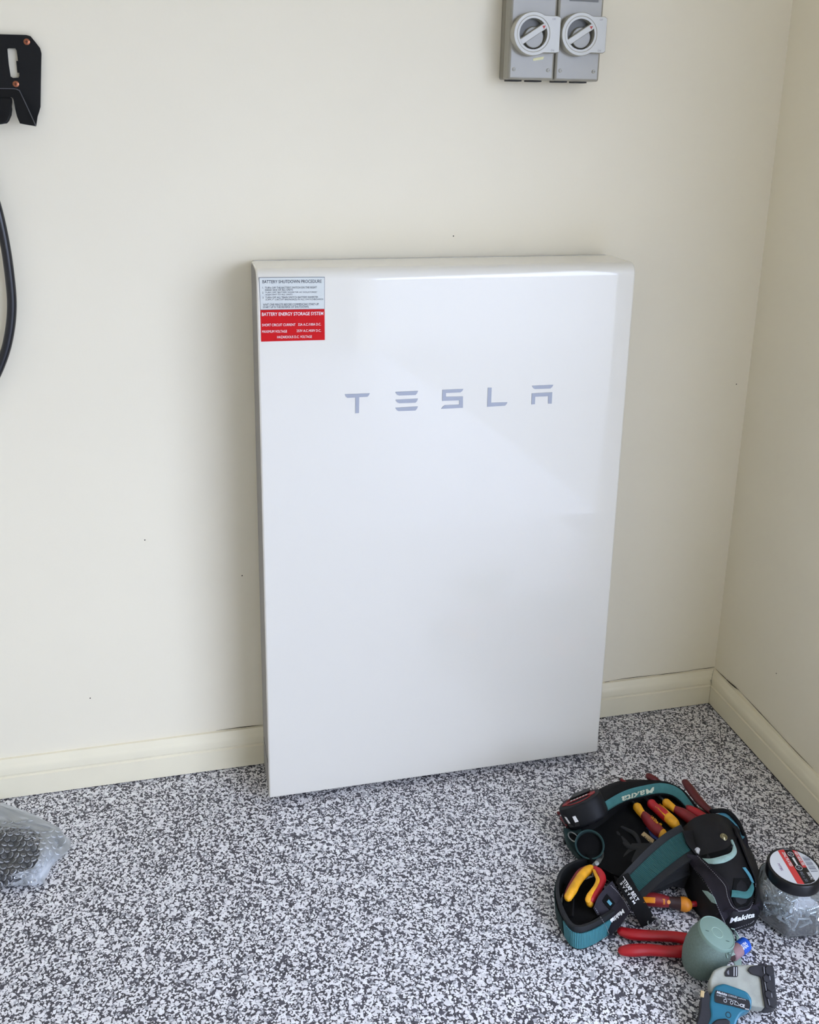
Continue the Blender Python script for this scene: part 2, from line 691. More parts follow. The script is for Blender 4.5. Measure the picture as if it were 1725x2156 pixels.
def chips():
    """broad paint chips on a jittered lattice with thin dark gaps, then a scatter of small ones"""
    kv = 6
    dx, dy = 0.0050, 0.0044
    gx, gy = np.meshgrid(np.arange(FX0, FX1, dx), np.arange(FY0, FY1, dy))
    gx = gx + (np.arange(gx.shape[0]) % 2)[:, None] * dx / 2
    gx, gy = gx.ravel(), gy.ravel()
    n1 = len(gx)
    n2 = int(n1 * 0.45)
    cx = np.concatenate([gx + rng.uniform(-.36, .36, n1) * dx, rng.uniform(FX0, FX1, n2)])
    cy = np.concatenate([gy + rng.uniform(-.36, .36, n1) * dy, rng.uniform(FY0, FY1, n2)])
    n = n1 + n2
    s = np.concatenate([np.clip(rng.lognormal(math.log(0.0033), 0.28, n1), 0.0015, 0.0068),
                        np.clip(rng.lognormal(math.log(0.0015), 0.30, n2), 0.0008, 0.0032)])
    rot = rng.uniform(0, 2 * np.pi, n)
    asp = rng.uniform(0.5, 1.0, n)
    ang = (np.arange(kv)[None, :] + rng.uniform(-0.45, 0.45, (n, kv))) * (2 * np.pi / kv)
    rad = rng.uniform(0.55, 1.25, (n, kv)) * s[:, None]
    px = np.cos(ang) * rad
    py = np.sin(ang) * rad * asp[:, None]
    X = cx[:, None] + px * np.cos(rot)[:, None] - py * np.sin(rot)[:, None]
    Y = cy[:, None] + px * np.sin(rot)[:, None] + py * np.cos(rot)[:, None]
    X = np.clip(X, FX0, FX1)
    Y = np.clip(Y, FY0, FY1)
    kind = rng.random(n)
    z = np.concatenate([0.00010 + rng.random(n1) * 0.0004, 0.0003 + rng.random(n2) * 0.0004])
    Z = np.repeat(z[:, None], kv, 1)
    co = np.stack([X, Y, Z], 2).reshape(-1, 3).astype(np.float32)
    me = bpy.data.meshes.new('flake_chips')
    me.vertices.add(n * kv)
    me.vertices.foreach_set('co', co.ravel())
    me.loops.add(n * kv)
    me.loops.foreach_set('vertex_index', np.arange(n * kv, dtype=np.int32))
    me.polygons.add(n)
    me.polygons.foreach_set('loop_start', (np.arange(n) * kv).astype(np.int32))
    me.polygons.foreach_set('loop_total', np.full(n, kv, np.int32))
    at = me.attributes.new('chip_colour', 'FLOAT_COLOR', 'FACE')
    c = np.ones((n, 4), np.float32)
    white = np.array(lin((240, 238, 240))[:3])
    mid = np.array(lin((176, 176, 181))[:3])
    dark = np.array(lin((84, 82, 90))[:3])
    j = rng.uniform(0.80, 1.04, n)[:, None]
    w = np.where(np.arange(n) < n1, 0.70, 0.60)
    m = np.where(np.arange(n) < n1, 0.84, 0.76)
    base = np.where((kind < w)[:, None], white, np.where((kind < m)[:, None], mid, dark))
    c[:, :3] = np.clip(base * j, 0, 0.86)
    at.data.foreach_set('color', c.ravel())
    me.update(calc_edges=True)
    me.validate()
    me.materials.append(MATS['flake_chip'])
    o = bpy.data.objects.new('flake_chips', me)
    col.objects.link(o)
    o.parent = floor
    o['kind'] = 'stuff'
    o['label'] = 'white and grey paint chips scattered in the epoxy floor'


chips()

# skirting boards
SK = [(0.0, 0.003), (0.0148, 0.003), (0.015, 0.006), (0.015, 0.0525), (0.0122, 0.0545), (0.0122, 0.0575),
      (0.0146, 0.0605), (0.0148, 0.074), (0.0125, 0.080), (0.0095, 0.084), (0.0085, 0.0885), (0.0050, 0.0935),
      (0.0, 0.0945)]


def skirt_back(x0, x1, mitre):
    rings = []
    rings.append([Vector((x0, -d, z)) for d, z in SK])
    rings.append([Vector((x1 - (d if mitre else 0), -d, z)) for d, z in SK])
    return loft(rings)


bbb = struct(obj('baseboard_back', skirt_back(X0, CORNER_X - 0.0006, True), 'skirting_paint', angle=25, surf=True))
bbr = struct(obj('baseboard_right', loft([[Vector((CORNER_X - d, DOOR_Y0, z)) for d, z in SK],
                                          [Vector((CORNER_X - d, -d - 0.0004, z)) for d, z in SK]]),
                 'skirting_paint', angle=25, surf=True))
obj('skirting_shadow_gap', box(X0, CORNER_X, -0.0115, 0, 0.0, 0.004), 'gap_shade_and_marks', bbb, smooth=False)  # dark strip added under the board, its colour stands for gap shade
obj('skirting_shadow_gap', box(CORNER_X - 0.0115, CORNER_X, DOOR_Y0, 0, 0.0, 0.004), 'gap_shade_and_marks', bbr, smooth=False)


def crack(pts, w, parent, plane):
    """irregular split in the paint, its shade put in as a dark tube"""
    P = []
    for (px, py) in pts:
        if plane == 'y':
            p = PYp(px, py, -0.0012)
        elif plane == 'x':
            d = ray(px, py)
            p = CAM + d * ((CORNER_X - 0.0012 - CAM.x) / d.x)
        else:
            p = S(px, py, 0.0002)
        P.append(p)
    r = [w * (0.5 + random.random()) for _ in P]
    r[0] *= 0.3
    r[-1] *= 0.3
    obj('paint_crack', tube(P, r, seg=6, n=len(P) * 3), 'gap_shade_and_marks', parent)


crack([(455, 1538), (480, 1535), (520, 1530), (556, 1526)], 0.0006, bbb, 'y')
crack([(1274, 1436), (1284, 1434)], 0.0013, bbb, 'y')
crack([(1284, 1433), (1330, 1427), (1381, 1421), (1400, 1419), (1440, 1414), (1470, 1409), (1490, 1407), (1505, 1404)],
      0.0006, bbb, 'y')
crack([(1490, 1411), (1505, 1410), (1509, 1408)], 0.0009, bbb, 'y')
crack([(1508, 1409), (1521, 1422), (1534, 1434), (1548, 1446), (1560, 1457)], 0.0006, bbr, 'x')
crack([(1530, 1431), (1537, 1438), (1545, 1445), (1552, 1451)], 0.0010, bbr, 'x')
crack([(1560, 1457), (1600, 1500), (1640, 1543), (1680, 1586), (1712, 1618)], 0.0005, bbr, 'x')
crack([(1501, 1414), (1500, 1424), (1497, 1432), (1499, 1439)], 0.0008, bbr, 's')

for k, (px, py) in enumerate([(955, 497), (510, 1212), (305, 1137), (1551, 809), (190, 1470), (1635, 1418)]):
    if px < 1600:
        p = PYp(px, py, 0)
        n = Vector((0, -1, 0))
    else:
        d = ray(px, py)
        p = CAM + d * ((CORNER_X - CAM.x) / d.x)
        n = Vector((-1, 0, 0))
    wl = bpy.data.objects['wall_back' if px < 1600 else 'wall_right']
    obj('paint_chip', lathe([(0.0016, -0.0002), (0.0012, 0.0004)], p, n, seg=7), 'gap_shade_and_marks', wl)

# ------------------------------------------------------------------ wall battery
W, H, D = 0.765, 1.15, 0.147
UR = root('wall_battery', (W / 2, -0.15523, 0.01777),
          'tall glossy white home battery unit standing against the wall', 'battery',
          rot=(-0.0054186, 0, -0.003761))
bpy.context.view_layer.update()
UM = UR.matrix_basis.copy()
UI = UM.inverted()


def UL(px, py, off=0.0):
    """pixel to the unit's own front plane (local x, y, z)"""
    a = UI @ CAM
    d = (UI.to_3x3() @ ray(px, py)).normalized()
    return a + d * (-a.y / d.y) + Vector((0, -off, 0))


rt, rb = 0.024, 0.004
prof = []
for k in range(9):
    a = math.pi / 2 * k / 8
    prof.append((rt - rt * math.sin(a), H - rt + rt * math.cos(a)))
for k in range(4):
    a = math.pi / 2 * k / 3
    prof.append((rb - rb * math.cos(a), rb - rb * math.sin(a)))
prof += [(0.118, 0.0), (0.118, H - 0.0)]
prof = [(0.118, H)] + prof[:-1]
cover = obj('front_cover', loft([[Vector((-W / 2, y, z)) for y, z in prof], [Vector((W / 2, y, z)) for y, z in prof]]),
            'gloss_white', UR, bevel=0.0035, seg=3, angle=50)
obj('rear_chassis', join(box(-W / 2 + 0.004, W / 2 - 0.004, 0.1185, 0.139, 0.0, H - 0.0015),
                         box(-W / 2 + 0.03, W / 2 - 0.03, 0.139, 0.152, 0.12, H - 0.06)), 'chassis_grey', UR,
    bevel=0.002)
obj('foot', box(-0.30, -0.22, 0.03, 0.11, -0.0175, 0.001), 'seam_dark', UR, bevel=0.002)
obj('foot', box(0.22, 0.30, 0.03, 0.11, -0.0175, 0.001), 'seam_dark', UR, bevel=0.002)
M('side_satin', (150, 147, 143), 0.55, spec=0.2, var=0.01)
for sx in (-1, 1):
    xa = sx * W / 2
    obj('side_panel', box(min(xa, xa + sx * 0.0006), max(xa, xa + sx * 0.0006), 0.0045, 0.1165, 0.005, H - 0.026), 'side_satin', UR, smooth=False)
    obj('side_panel_top', prism([Vector((xa, y, z)) for y, z in [(0.0045, H - 0.026), (0.1165, H - 0.026), (0.1165, H - 0.004), (0.026, H - 0.004), (0.016, H - 0.007),
                                                                (0.0085, H - 0.0145)]], (sx * 0.0006, 0, 0)), 'side_satin', UR, smooth=False)
obj('side_seam', box(-W / 2 - 0.0012, -W / 2 + 0.002, 0.01, 0.10, 0.083, 0.0842), 'seam_dark', UR, smooth=False)


def LG(zx, zy, off):
    return UL(700 + zx / 3.45, 780 + zy / 3.45, off)


LET = [[[(90, 172), (272, 165), (264, 180), (255, 190), (195, 193), (193, 308), (167, 310), (167, 195), (108, 198),
         (97, 188)]],
       [[(457, 155), (622, 148), (614, 166), (604, 177), (483, 181), (468, 174)],
        [(459, 212), (621, 204), (614, 222), (604, 233), (484, 237), (469, 229)],
        [(457, 270), (621, 261), (613, 279), (602, 290), (480, 294), (466, 286)]],
       [[(800, 140), (951, 134), (943, 148), (930, 158), (825, 163), (825, 191), (948, 188), (948, 270), (790, 278),
         (800, 265), (815, 252), (922, 247), (922, 216), (798, 220)]],
       [[(1130, 125), (1157, 124), (1153, 234), (1271, 230), (1264, 245), (1253, 255), (1125, 263)]],
       [[(1450, 111), (1605, 103), (1595, 120), (1583, 130), (1470, 134), (1458, 126)],
        [(1449, 166), (1597, 158), (1593, 240), (1567, 240), (1568, 186), (1473, 190), (1471, 244), (1446, 246)]]]
for shapes in LET:
    obj('logo_letter', join(*[prism([LG(a, b, 0.0012) for a, b in s], (0, 0.0025, 0)) for s in shapes]),
        'logo_grey', UR, smooth=False)


def LB(zx, zy, off):
    return UL(520 + zx / 8.625, 540 + zy / 8.625, off)


def lquad(c, off, t=0.0008):
    return prism([LB(a, b, off) for a, b in c], (0, t, 0))


lab = obj('shutdown_label', lquad([(226, 388), (1406, 378), (1406, 948), (248, 962)], 0.0010), 'label_blue_white', UR,
          smooth=False)
lab['label'] = 'pale blue battery shutdown procedure sticker'
obj('label_border', lquad([(218, 380), (1413, 370), (1413, 953), (243, 970)], 0.0006), 'label_border', lab,
    smooth=False)
red = obj('storage_label', lquad([(245, 972), (1411, 955), (1415, 1515), (258, 1545)], 0.0008), 'label_red', UR,
          smooth=False)
red['label'] = 'red battery energy storage system sticker with white lettering'


def tline(s, x0, x1, y0, y1, dy, mat, parent, bold=0.0):
    A = LB(x0, y1 + dy, 0.0014)
    B = LB(x1, y1 - dy, 0.0014)
    Hh = LB(x0, y0 + dy, 0.0014) - A
    obj('lettering', text(s, A, B, Hh, bold=bold), mat, parent, smooth=False)


for s, x0, x1, y0, y1, b in [
        ('BATTERY SHUTDOWN PROCEDURE', 280, 1355, 423, 482, 0.005),
        ('1.', 280, 302, 548, 580, 0), ('TURN OFF THE BATTERY SWITCH ON THE RIGHT', 327, 1268, 544, 580, 0),
        ('HAND SIDE OF ALL UNITS', 330, 835, 588, 622, 0),
        ('2.', 280, 303, 640, 674, 0), ('TURN OFF "BATTERY INVERTER AC ISOLATOR(S)"', 330, 1275, 634, 668, 0),
        ('ADJACENT TO ALL UNITS', 335, 825, 676, 710, 0),
        ('3.', 283, 308, 728, 760, 0), ('TURN OFF ALL "MAIN SWITCH BATTERY INVERTER', 335, 1292, 720, 756, 0),
        ('SUPPLY" CIRCUIT BREAKER(S) IN ALL SWITCHBOARDS', 337, 1385, 764, 800, 0),
        ('WAIT ONE MINUTE BEFORE COMMENCING START-UP.', 290, 1310, 848, 888, 0),
        ('START UP IS THE REVERSE OF SHUTDOWN.', 290, 1127, 896, 934, 0)]:
    tline(s, x0, x1, y0, y1, 5 * (x1 - x0) / 1075, 'label_ink', lab, b)
for s, x0, x1, y0, y1, b in [
        ('BATTERY ENERGY STORAGE SYSTEM', 272, 1385, 1008, 1070, 0.006),
        ('SHORT CIRCUIT CURRENT', 275, 880, 1216, 1262, 0), ('32A A.C./100A D.C.', 928, 1345, 1208, 1253, 0),
        ('MAXIMUM VOLTAGE', 275, 727, 1336, 1382, 0), ('253V A.C./450V D.C.', 903, 1345, 1322, 1366, 0),
        ('HAZARDOUS D.C. VOLTAGE', 550, 1180, 1434, 1480, 0)]:
    tline(s, x0, x1, y0, y1, 8 * (x1 - x0) / 1110, 'label_white', red, b)

# ------------------------------------------------------------------ isolator switches
def isolator(x0, x1, label, dialpx):
    zb, zt = 1.5197, 1.688
    xm = (x0 + x1) / 2
    r = root('isolator_switch', (xm, 0, zb), label, 'isolator switch', 'pair of isolator switches on the wall')
    obj('back_box', box(x0 + 0.0012, x1 - 0.0012, -0.026, 0, zb + 0.001, zt), 'switch_base_grey', r, bevel=0.003)
    obj('front_cover', box(x0, x1, -0.061, -0.0265, zb, zt), 'switch_grey', r, bevel=0.0045, seg=3)
    for fx in (x0 + 0.009, x0 + 0.051):
        obj('cable_knockout', box(fx, fx + 0.027, -0.040, -0.012, zb - 0.0028, zb + 0.002), 'switch_dark', r,
            bevel=0.0006)
    for sx in (x0 + 0.011, x1 - 0.013):
        sc = obj('cover_screw', lathe([(0.0036, 0), (0.0036, 0.0012), (0.0022, 0.0024), (0.0, 0.0026)],
                                      Vector((sx, -0.0605, zb + 0.019)), (0, -1, 0), seg=14), 'dial_grey', r)
        obj('screw_slot', box(sx - 0.0026, sx + 0.0026, -0.0634, -0.0628, zb + 0.0186, zb + 0.0194), 'switch_recess', sc,
            smooth=False)
    c = PYp(dialpx[0], dialpx[1], -0.080)
    cx, cz = c.x, c.z
    N = 72
    Ro, Ri = 0.0405, 0.0285
    xr = x1 + 0.0015 - cx

    def orad(a):
        ca, sa = math.cos(a), math.sin(a)
        rr = Ro
        if ca > 0:
            t = xr / ca
            yy = t * sa
            if -0.034 < yy < 0.034:
                rr = max(rr, t)
            else:
                lim = 0.034 / max(1e-6, abs(sa))
                rr = max(rr, min(lim, t)) if abs(sa) > 0.3 else rr
        return rr

    def ring(fn, y, k=1.0):
        return [Vector((cx + fn(a) * k * math.cos(a), y, cz + fn(a) * k * math.sin(a)))
                for a in [2 * math.pi * q / N for q in range(N)]]
    rings = [ring(orad, -0.0605), ring(orad, -0.0785), ring(orad, -0.0805, 0.97),
             ring(lambda a: Ri + 0.0055, -0.0805), ring(lambda a: Ri + 0.004, -0.0795), ring(lambda a: Ri, -0.0795),
             ring(lambda a: Ri, -0.0612)]
    obj('dial_ring', loft(rings, cap=False), 'dial_grey', r, angle=32)
    obj('dial_recess', lathe([(Ri + 0.001, 0), (Ri + 0.001, 0.0015)], Vector((cx, -0.0608, cz)), (0, -1, 0), seg=40),
        'switch_recess', r)
    a = math.radians(33)
    u = Vector((math.cos(a), 0, math.sin(a)))
    v = Vector((-math.sin(a), 0, math.cos(a)))
    n = Vector((0, -1, 0))
    hd = obj('dial_handle', obox(Vector((cx, -0.070, cz)), u, v, n, 0.060, 0.0115, 0.019), 'dial_grey', r, bevel=0.0012)
    obj('handle_skirt', lathe([(0.021, 0), (0.0195, 0.008)], Vector((cx + 0.005, -0.0615, cz - 0.006)), (0, -1, 0), seg=32),
        'switch_grey', r, bevel=0.001)
    tip = Vector((cx, -0.0797, cz)) + u * 0.0285
    obj('arrow_mark', prism([tip, tip - u * 0.006 + v * 0.0034, tip - u * 0.006 - v * 0.0034], (0, 0.0004, 0)),
        'arrow_red', hd, smooth=False)
    for s, dz in (('OFF', 0.026), ('ON', -0.031)):
        A = Vector((cx + Ro - 0.004, -0.0806, cz + dz))
        obj('lettering', text(s, A, A + Vector((0.007, 0, 0)), (0, 0, 0.0036)), 'switch_recess', r, smooth=False)
    obj('rating_label', box(x0 + 0.022, x1 - 0.012, -0.0618, -0.0608, zt - 0.0200, zt - 0.006), 'switch_recess', r,
        smooth=False)
    return r


i1 = isolator(0.5042, 0.5992, 'left grey isolator switch of the wall pair, with a yellow tape scrap below its dial', (1124, 71))
i2 = isolator(0.6008, 0.6955, 'right grey isolator switch of the wall pair, with no tape scrap', (1224, 72))
q = [PYp(a, b, -0.0614) for a, b in [(1123, 123), (1146, 119), (1144, 125), (1123, 128)]]
obj('tape_scrap', prism(q, (0, 0.0006, 0)), 'tape_residue', i1, smooth=False)

# ------------------------------------------------------------------ cable hook bracket and charging cable
br = root('cable_bracket', PYp(40, 170, 0), 'black steel cable holder plate screwed to the wall', 'bracket')


def rounded(pts, k=4, f=0.3):
    out = []
    n = len(pts)
    for i in range(n):
        p0, p1, p2 = [np.array(pts[(i + q - 1) % n], float) for q in range(3)]
        for t in np.linspace(0, 1, k):
            a = p1 + (p0 - p1) * f * (1 - t)
            b = p1 + (p2 - p1) * f * t
            out.append(tuple(a * (1 - t) + b * t))
    return out


def BRP(px, py):
    return PYp(px, py, -0.010)


plate_out = [(-110, 70), (0, 72), (55, 73.5), (64, 76), (74, 88), (84, 101), (87, 112), (86, 160), (85, 225), (82, 236),
             (79, 245), (76, 265), (59, 228), (43, 194), (35, 187), (0, 186), (-110, 185)]
slot = [(15, 103), (18, 101.5), (32, 101.8), (35, 106), (38, 130), (41, 160), (39, 163.5), (27, 164), (22, 161), (18, 135)]
bm = bmesh.new()
vo_ = [bm.verts.new(BRP(*p)) for p in plate_out]
vi_ = [bm.verts.new(BRP(*p)) for p in slot]
eds = [bm.edges.new((vo_[i], vo_[(i + 1) % len(vo_)])) for i in range(len(vo_))]
eds += [bm.edges.new((vi_[i], vi_[(i + 1) % len(vi_)])) for i in range(len(vi_))]
bmesh.ops.triangle_fill(bm, edges=eds, use_beauty=True)
ex = bmesh.ops.extrude_face_region(bm, geom=list(bm.faces))
for v in [g for g in ex['geom'] if isinstance(g, bmesh.types.BMVert)]:
    v.co += Vector((0, 0.0035, 0))
bm.verts.ensure_lookup_table()
bm.verts.index_update()
pm = ([v.co.copy() for v in bm.verts], [tuple(v.index for v in f.verts) for f in bm.faces])
bm.free()
obj('plate', pm, 'black_powder', br, smooth=False)
obj('standoff', box(-0.535, -0.505, -0.0066, 0, 1.575, 1.60), 'black_powder', br, smooth=False)
obj('standoff', box(-0.405, -0.385, -0.0066, 0, 1.51, 1.53), 'black_powder', br, smooth=False)


def BRF(px, py):
    return PYp(px, py, -0.012 - max(0, py - 186) / 80 * 0.030)


fl_out = [(-110, 186), (0, 186), (30, 186.5), (38, 189), (43, 194), (59, 228), (76, 266), (58, 263), (42, 260), (36, 246),
          (32, 230), (29, 212), (27, 207), (24, 205), (0, 205), (-110, 205)]
obj('folded_flange', prism([BRF(*p) for p in fl_out], (0, 0.003, 0)), 'black_powder', br, smooth=False)
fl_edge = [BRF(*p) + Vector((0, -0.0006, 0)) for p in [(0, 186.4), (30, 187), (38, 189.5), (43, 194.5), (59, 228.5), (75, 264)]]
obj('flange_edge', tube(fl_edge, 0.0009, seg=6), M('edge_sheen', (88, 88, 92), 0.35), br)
lug = [(-60, 203), (24, 205), (24.5, 215), (23.5, 224), (24.5, 230), (23, 243), (18, 255), (13.5, 260), (0, 262), (-60, 262)]
obj('cable_lug', prism([PYp(a, b, -0.030 - max(0, b - 203) / 60 * 0.02) for a, b in lug], (0, 0.012, 0)), 'black_powder', br,
    bevel=0.003)
for px, py in ((56.5, 88), (33.5, 177)):
    c = PYp(px, py, -0.0102)
    sc = obj('screw', lathe([(0.0056, 0), (0.0054, 0.0012), (0.0036, 0.0022), (0.0, 0.0024)], c, (0, -1, 0), seg=18),
             'copper_screw', br)
    obj('cross_slot', join(box(c.x - 0.0026, c.x + 0.0026, c.y - 0.0027, c.y - 0.0021, c.z - 0.0006, c.z + 0.0006),
                           box(c.x - 0.0006, c.x + 0.0006, c.y - 0.0027, c.y - 0.0021, c.z - 0.0026, c.z + 0.0026)),
        'screw_slot', sc, smooth=False)

cpts = [(-70, 245), (-60, 290), (-38, 350), (-10, 425), (8, 500), (19, 570), (25, 640), (20, 700), (6, 755), (-20, 810),
        (-60, 850), (-110, 850)]
cb = obj('charging_cable', tube([PYp(a, b, -0.022) for a, b in cpts], 0.0088, seg=18, n=90, up=Vector((0, 1, 0))), 'cable_black',
         origin=PYp(25, 640, -0.022))
tag(cb, 'thick black charging cable hanging in a loop below the wall bracket', 'cable')

# ------------------------------------------------------------------ tool belt
del SURF[:]
TB = root('tool_belt', F(1380, 1850, 0), 'black and teal tool belt with pouches lying on the floor in the corner', 'tool belt')


def Z(lst):
    return [F(a, b, c) for a, b, c in lst]


# big pouch: a bag on its side, mouth toward the room
NB = 30
sil = [Vector(p) for p in catmull([tuple(p) for p in Z([(1192, 1742, .045), (1210, 1700, .055), (1250, 1668, .06), (1300, 1645, .062),
       (1345, 1641, .064), (1400, 1648, .064), (1445, 1672, .06), (1478, 1712, .05)])], NB)]
btop = [Vector(p) for p in catmull([tuple(p) for p in Z([(1236, 1730, .066), (1246, 1712, .072), (1270, 1692, .076), (1310, 1669, .078),
        (1350, 1657, .078), (1395, 1651, .076), (1432, 1664, .072), (1464, 1703, .062)])], NB)]
bbot = [Vector(p) for p in catmull([tuple(p) for p in Z([(1240, 1738, .062), (1252, 1728, .066), (1276, 1711, .068), (1310, 1691, .069),
        (1350, 1679, .069), (1392, 1672, .067), (1424, 1681, .063), (1458, 1716, .055)])], NB)]
inn = [Vector(p) for p in catmull([tuple(p) for p in Z([(1240, 1750, .045), (1256, 1742, .046), (1280, 1727, .045), (1312, 1708, .040),
       (1350, 1697, .036), (1390, 1690, .034), (1425, 1698, .034), (1460, 1730, .034)])], NB)]
rings = []
for i in range(NB):
    s0 = Vector((sil[i].x, sil[i].y + 0.004, 0.0))
    sh = sil[i].lerp(btop[i], 0.5) + Vector((0, 0, 0.006))
    b0 = Vector((inn[i].x, inn[i].y, 0.0))
    lip = bbot[i] + Vector((0, 0.006, -0.004))
    rings.append([s0, sil[i], sh, btop[i], btop[i].lerp(bbot[i], 0.5) + Vector((0, 0, 0.001)), bbot[i], lip, inn[i], b0])
obj('pouch_shell', loft(rings), 'nylon_black', TB, surf=True, angle=60)
up = Vector((0, -0.35, 1)).normalized()
band = obj('pouch_band', sheet([p + up * 0.0022 for p in btop], [p + up * 0.0022 for p in bbot], n=40, w=6, thick=0.002, arch=0.002, flip=True),
           'teal_cloth', TB, surf=True, angle=60)
obj('pouch_binding', tube([p + up * 0.001 for p in bbot], 0.0032, seg=8, n=50), 'nylon_inner', TB)
obj('band_edge', tube([p + up * 0.001 for p in btop], 0.0018, seg=8, n=50), 'nylon_inner', TB)
# the brand name is printed upside down on the band
obj('lettering', stext('Makita', (1377, 1657), (1308, 1678), (4, 14), .0012, .25, .02), 'print_cream', band, smooth=False)
# pouch floor
pf = obj('pouch_floor', sheet(Z([(1205, 1762, .022), (1225, 1800, .022), (1250, 1835, .022), (1300, 1862, .024), (1345, 1880, .026)]),
                              Z([(1262, 1728, .028), (1330, 1700, .030), (1400, 1688, .032), (1455, 1712, .036), (1480, 1755, .040)]),
                              n=24, w=10, thick=0.02, wob=0.0015), 'nylon_inner', TB, surf=True, angle=60)
for a, r in (([(1288, 1742, .040), (1310, 1765, .043), (1335, 1795, .043), (1350, 1818, .038)], .0055),
             ([(1300, 1762, .036), (1322, 1782, .046), (1345, 1790, .046), (1365, 1806, .040)], .0045),
             ([(1272, 1752, .036), (1290, 1782, .038), (1318, 1822, .036)], .0060),
             ([(1310, 1742, .046), (1338, 1758, .050), (1352, 1790, .044)], .0050)):
    obj('pocket_divider', tube(Z(a), [r * .8] + [r] * (len(a) - 2) + [r * .7], seg=10, flat=0.7), 'webbing_edge', TB)
# side panel with eyelet and little open pocket
sp = obj('side_panel', sheet(Z([(1186, 1752, .034), (1193, 1778, .030), (1212, 1804, .022), (1240, 1828, .014)]),
                             Z([(1222, 1750, .036), (1228, 1772, .030), (1250, 1798, .024), (1282, 1818, .020)]),
                             n=18, w=6, thick=0.014, arch=0.004, flip=False), 'teal_dark', TB, surf=True, angle=60)
e0, en = SN(1207, 1763, .001)
obj('eyelet', join(tube([e0 + frame(en)[0] * (.0085 * math.cos(q)) + frame(en)[1] * (.0115 * math.sin(q)) for q in np.linspace(0, 2 * math.pi, 20)],
                        .0014, seg=8, n=40, round_ends=False)), 'eyelet_steel', sp)
obj('eyelet_hole', lathe([(.0075, -.0005), (.0075, .0004)], e0, en, seg=16), 'nylon_inner', sp)
pc = F(1242, 1779, .054)
pax = Vector((-.30, -.50, .81)).normalized()
obj('side_pocket', lathe([(.022, -.040), (.027, -.004), (.0275, .003), (.0245, .003), (.024, -.006), (.021, -.014)], pc, pax, seg=28, sx=1.05),
    'teal_dark', TB)
pu, pv, pn = frame(pax)
obj('pocket_rim', tube([pc + pn * .003 + pu * (.0268 * 1.05 * math.cos(q)) + pv * (.0268 * math.sin(q)) for q in np.linspace(0, 2 * math.pi, 30)],
                       .0012, seg=8, n=60, round_ends=False), 'teal_ribbed', TB)
obj('pocket_inside', lathe([(.0240, -.006), (.0240, -.004)], pc, pax, seg=20), 'nylon_inner', TB)

# belt pad under the strap and lining of the belt loop
obj('back_pad', sheet(Z([(1236, 1822, .016), (1275, 1845, .022), (1310, 1872, .024), (1330, 1905, .018)]),
                      Z([(1330, 1790, .030), (1390, 1790, .040), (1440, 1800, .044), (1452, 1850, .028)]),
                      n=16, w=8, thick=0.016), 'webbing_edge', TB, surf=True, angle=60)
# the belt itself: stands on edge, curls round at the lower left
bp0 = [Vector(p) for p in catmull([tuple(p) for p in Z([(1292, 1962, 0), (1268, 1978, 0), (1245, 1992, 0), (1222, 2000, 0), (1204, 1994, 0),
       (1190, 1972, 0), (1179, 1945, 0), (1173, 1912, 0), (1178, 1882, 0), (1198, 1858, 0), (1240, 1838, 0)])], 60)]
hts = np.interp(np.arange(60), [0, 12, 22, 34, 48, 59], [.040, .042, .044, .046, .044, .034])
btp = [p + Vector((0.004 * math.cos(i * .1), 0.008, hts[i])) for i, p in enumerate(bp0)]
obj('belt_loop', sheet(bp0, btp, n=60, w=6, thick=0.006, arch=0.001), 'webbing_edge', TB, surf=True, angle=60)
cen = sum(bp0, Vector()) / len(bp0)


def outw(p):
    d = Vector((p.x - cen.x, p.y - cen.y, 0))
    return d.normalized() * 0.0045


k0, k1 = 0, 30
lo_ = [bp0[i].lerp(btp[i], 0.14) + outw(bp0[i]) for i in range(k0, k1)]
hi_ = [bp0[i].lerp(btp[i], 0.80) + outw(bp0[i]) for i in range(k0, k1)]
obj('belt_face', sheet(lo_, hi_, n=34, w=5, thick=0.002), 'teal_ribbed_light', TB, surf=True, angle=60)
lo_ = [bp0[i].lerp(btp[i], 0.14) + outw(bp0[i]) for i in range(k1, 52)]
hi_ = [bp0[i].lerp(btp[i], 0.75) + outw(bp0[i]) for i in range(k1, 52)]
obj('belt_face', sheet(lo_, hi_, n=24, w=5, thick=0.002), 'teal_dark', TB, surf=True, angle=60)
obj('loop_lining', sheet(Z([(1190, 1870, .012), (1186, 1920, .012), (1200, 1965, .012)]),
                         Z([(1262, 1850, .020), (1275, 1890, .026), (1265, 1935, .024)]), n=14, w=8, thick=0.010, arch=.004),
    'nylon_inner', TB, surf=True, angle=60)
obj('inner_tab', sheet(Z([(1190, 1900, .020), (1194, 1935, .020)]), Z([(1210, 1892, .032), (1208, 1930, .030)]), n=8, w=4, thick=.004),
    'nylon_black', TB)

# teal centred strap running up to the holster
SL = Z([(1298, 1856, .052), (1330, 1822, .066), (1365, 1787, .078), (1400, 1758, .086), (1432, 1740, .088)])
SR = Z([(1352, 1894, .040), (1385, 1865, .052), (1420, 1838, .062), (1448, 1818, .068), (1472, 1802, .070)])
obj('strap', sheet(SL, SR, n=30, w=8, thick=.007, arch=.004, flip=True), 'webbing_edge', TB, surf=True, angle=60)
SLs = [Vector(p) for p in catmull([tuple(p) for p in SL], 20)]
SRs = [Vector(p) for p in catmull([tuple(p) for p in SR], 20)]
nup = Vector((-.15, -.45, .85)).normalized()
obj('strap_face', sheet([a.lerp(b, .20) + nup * .0042 for a, b in zip(SLs, SRs)], [a.lerp(b, .76) + nup * .0042 for a, b in zip(SLs, SRs)],
                        n=40, w=6, thick=.002, arch=.0012, flip=True), 'teal_ribbed', TB, surf=True, angle=60)
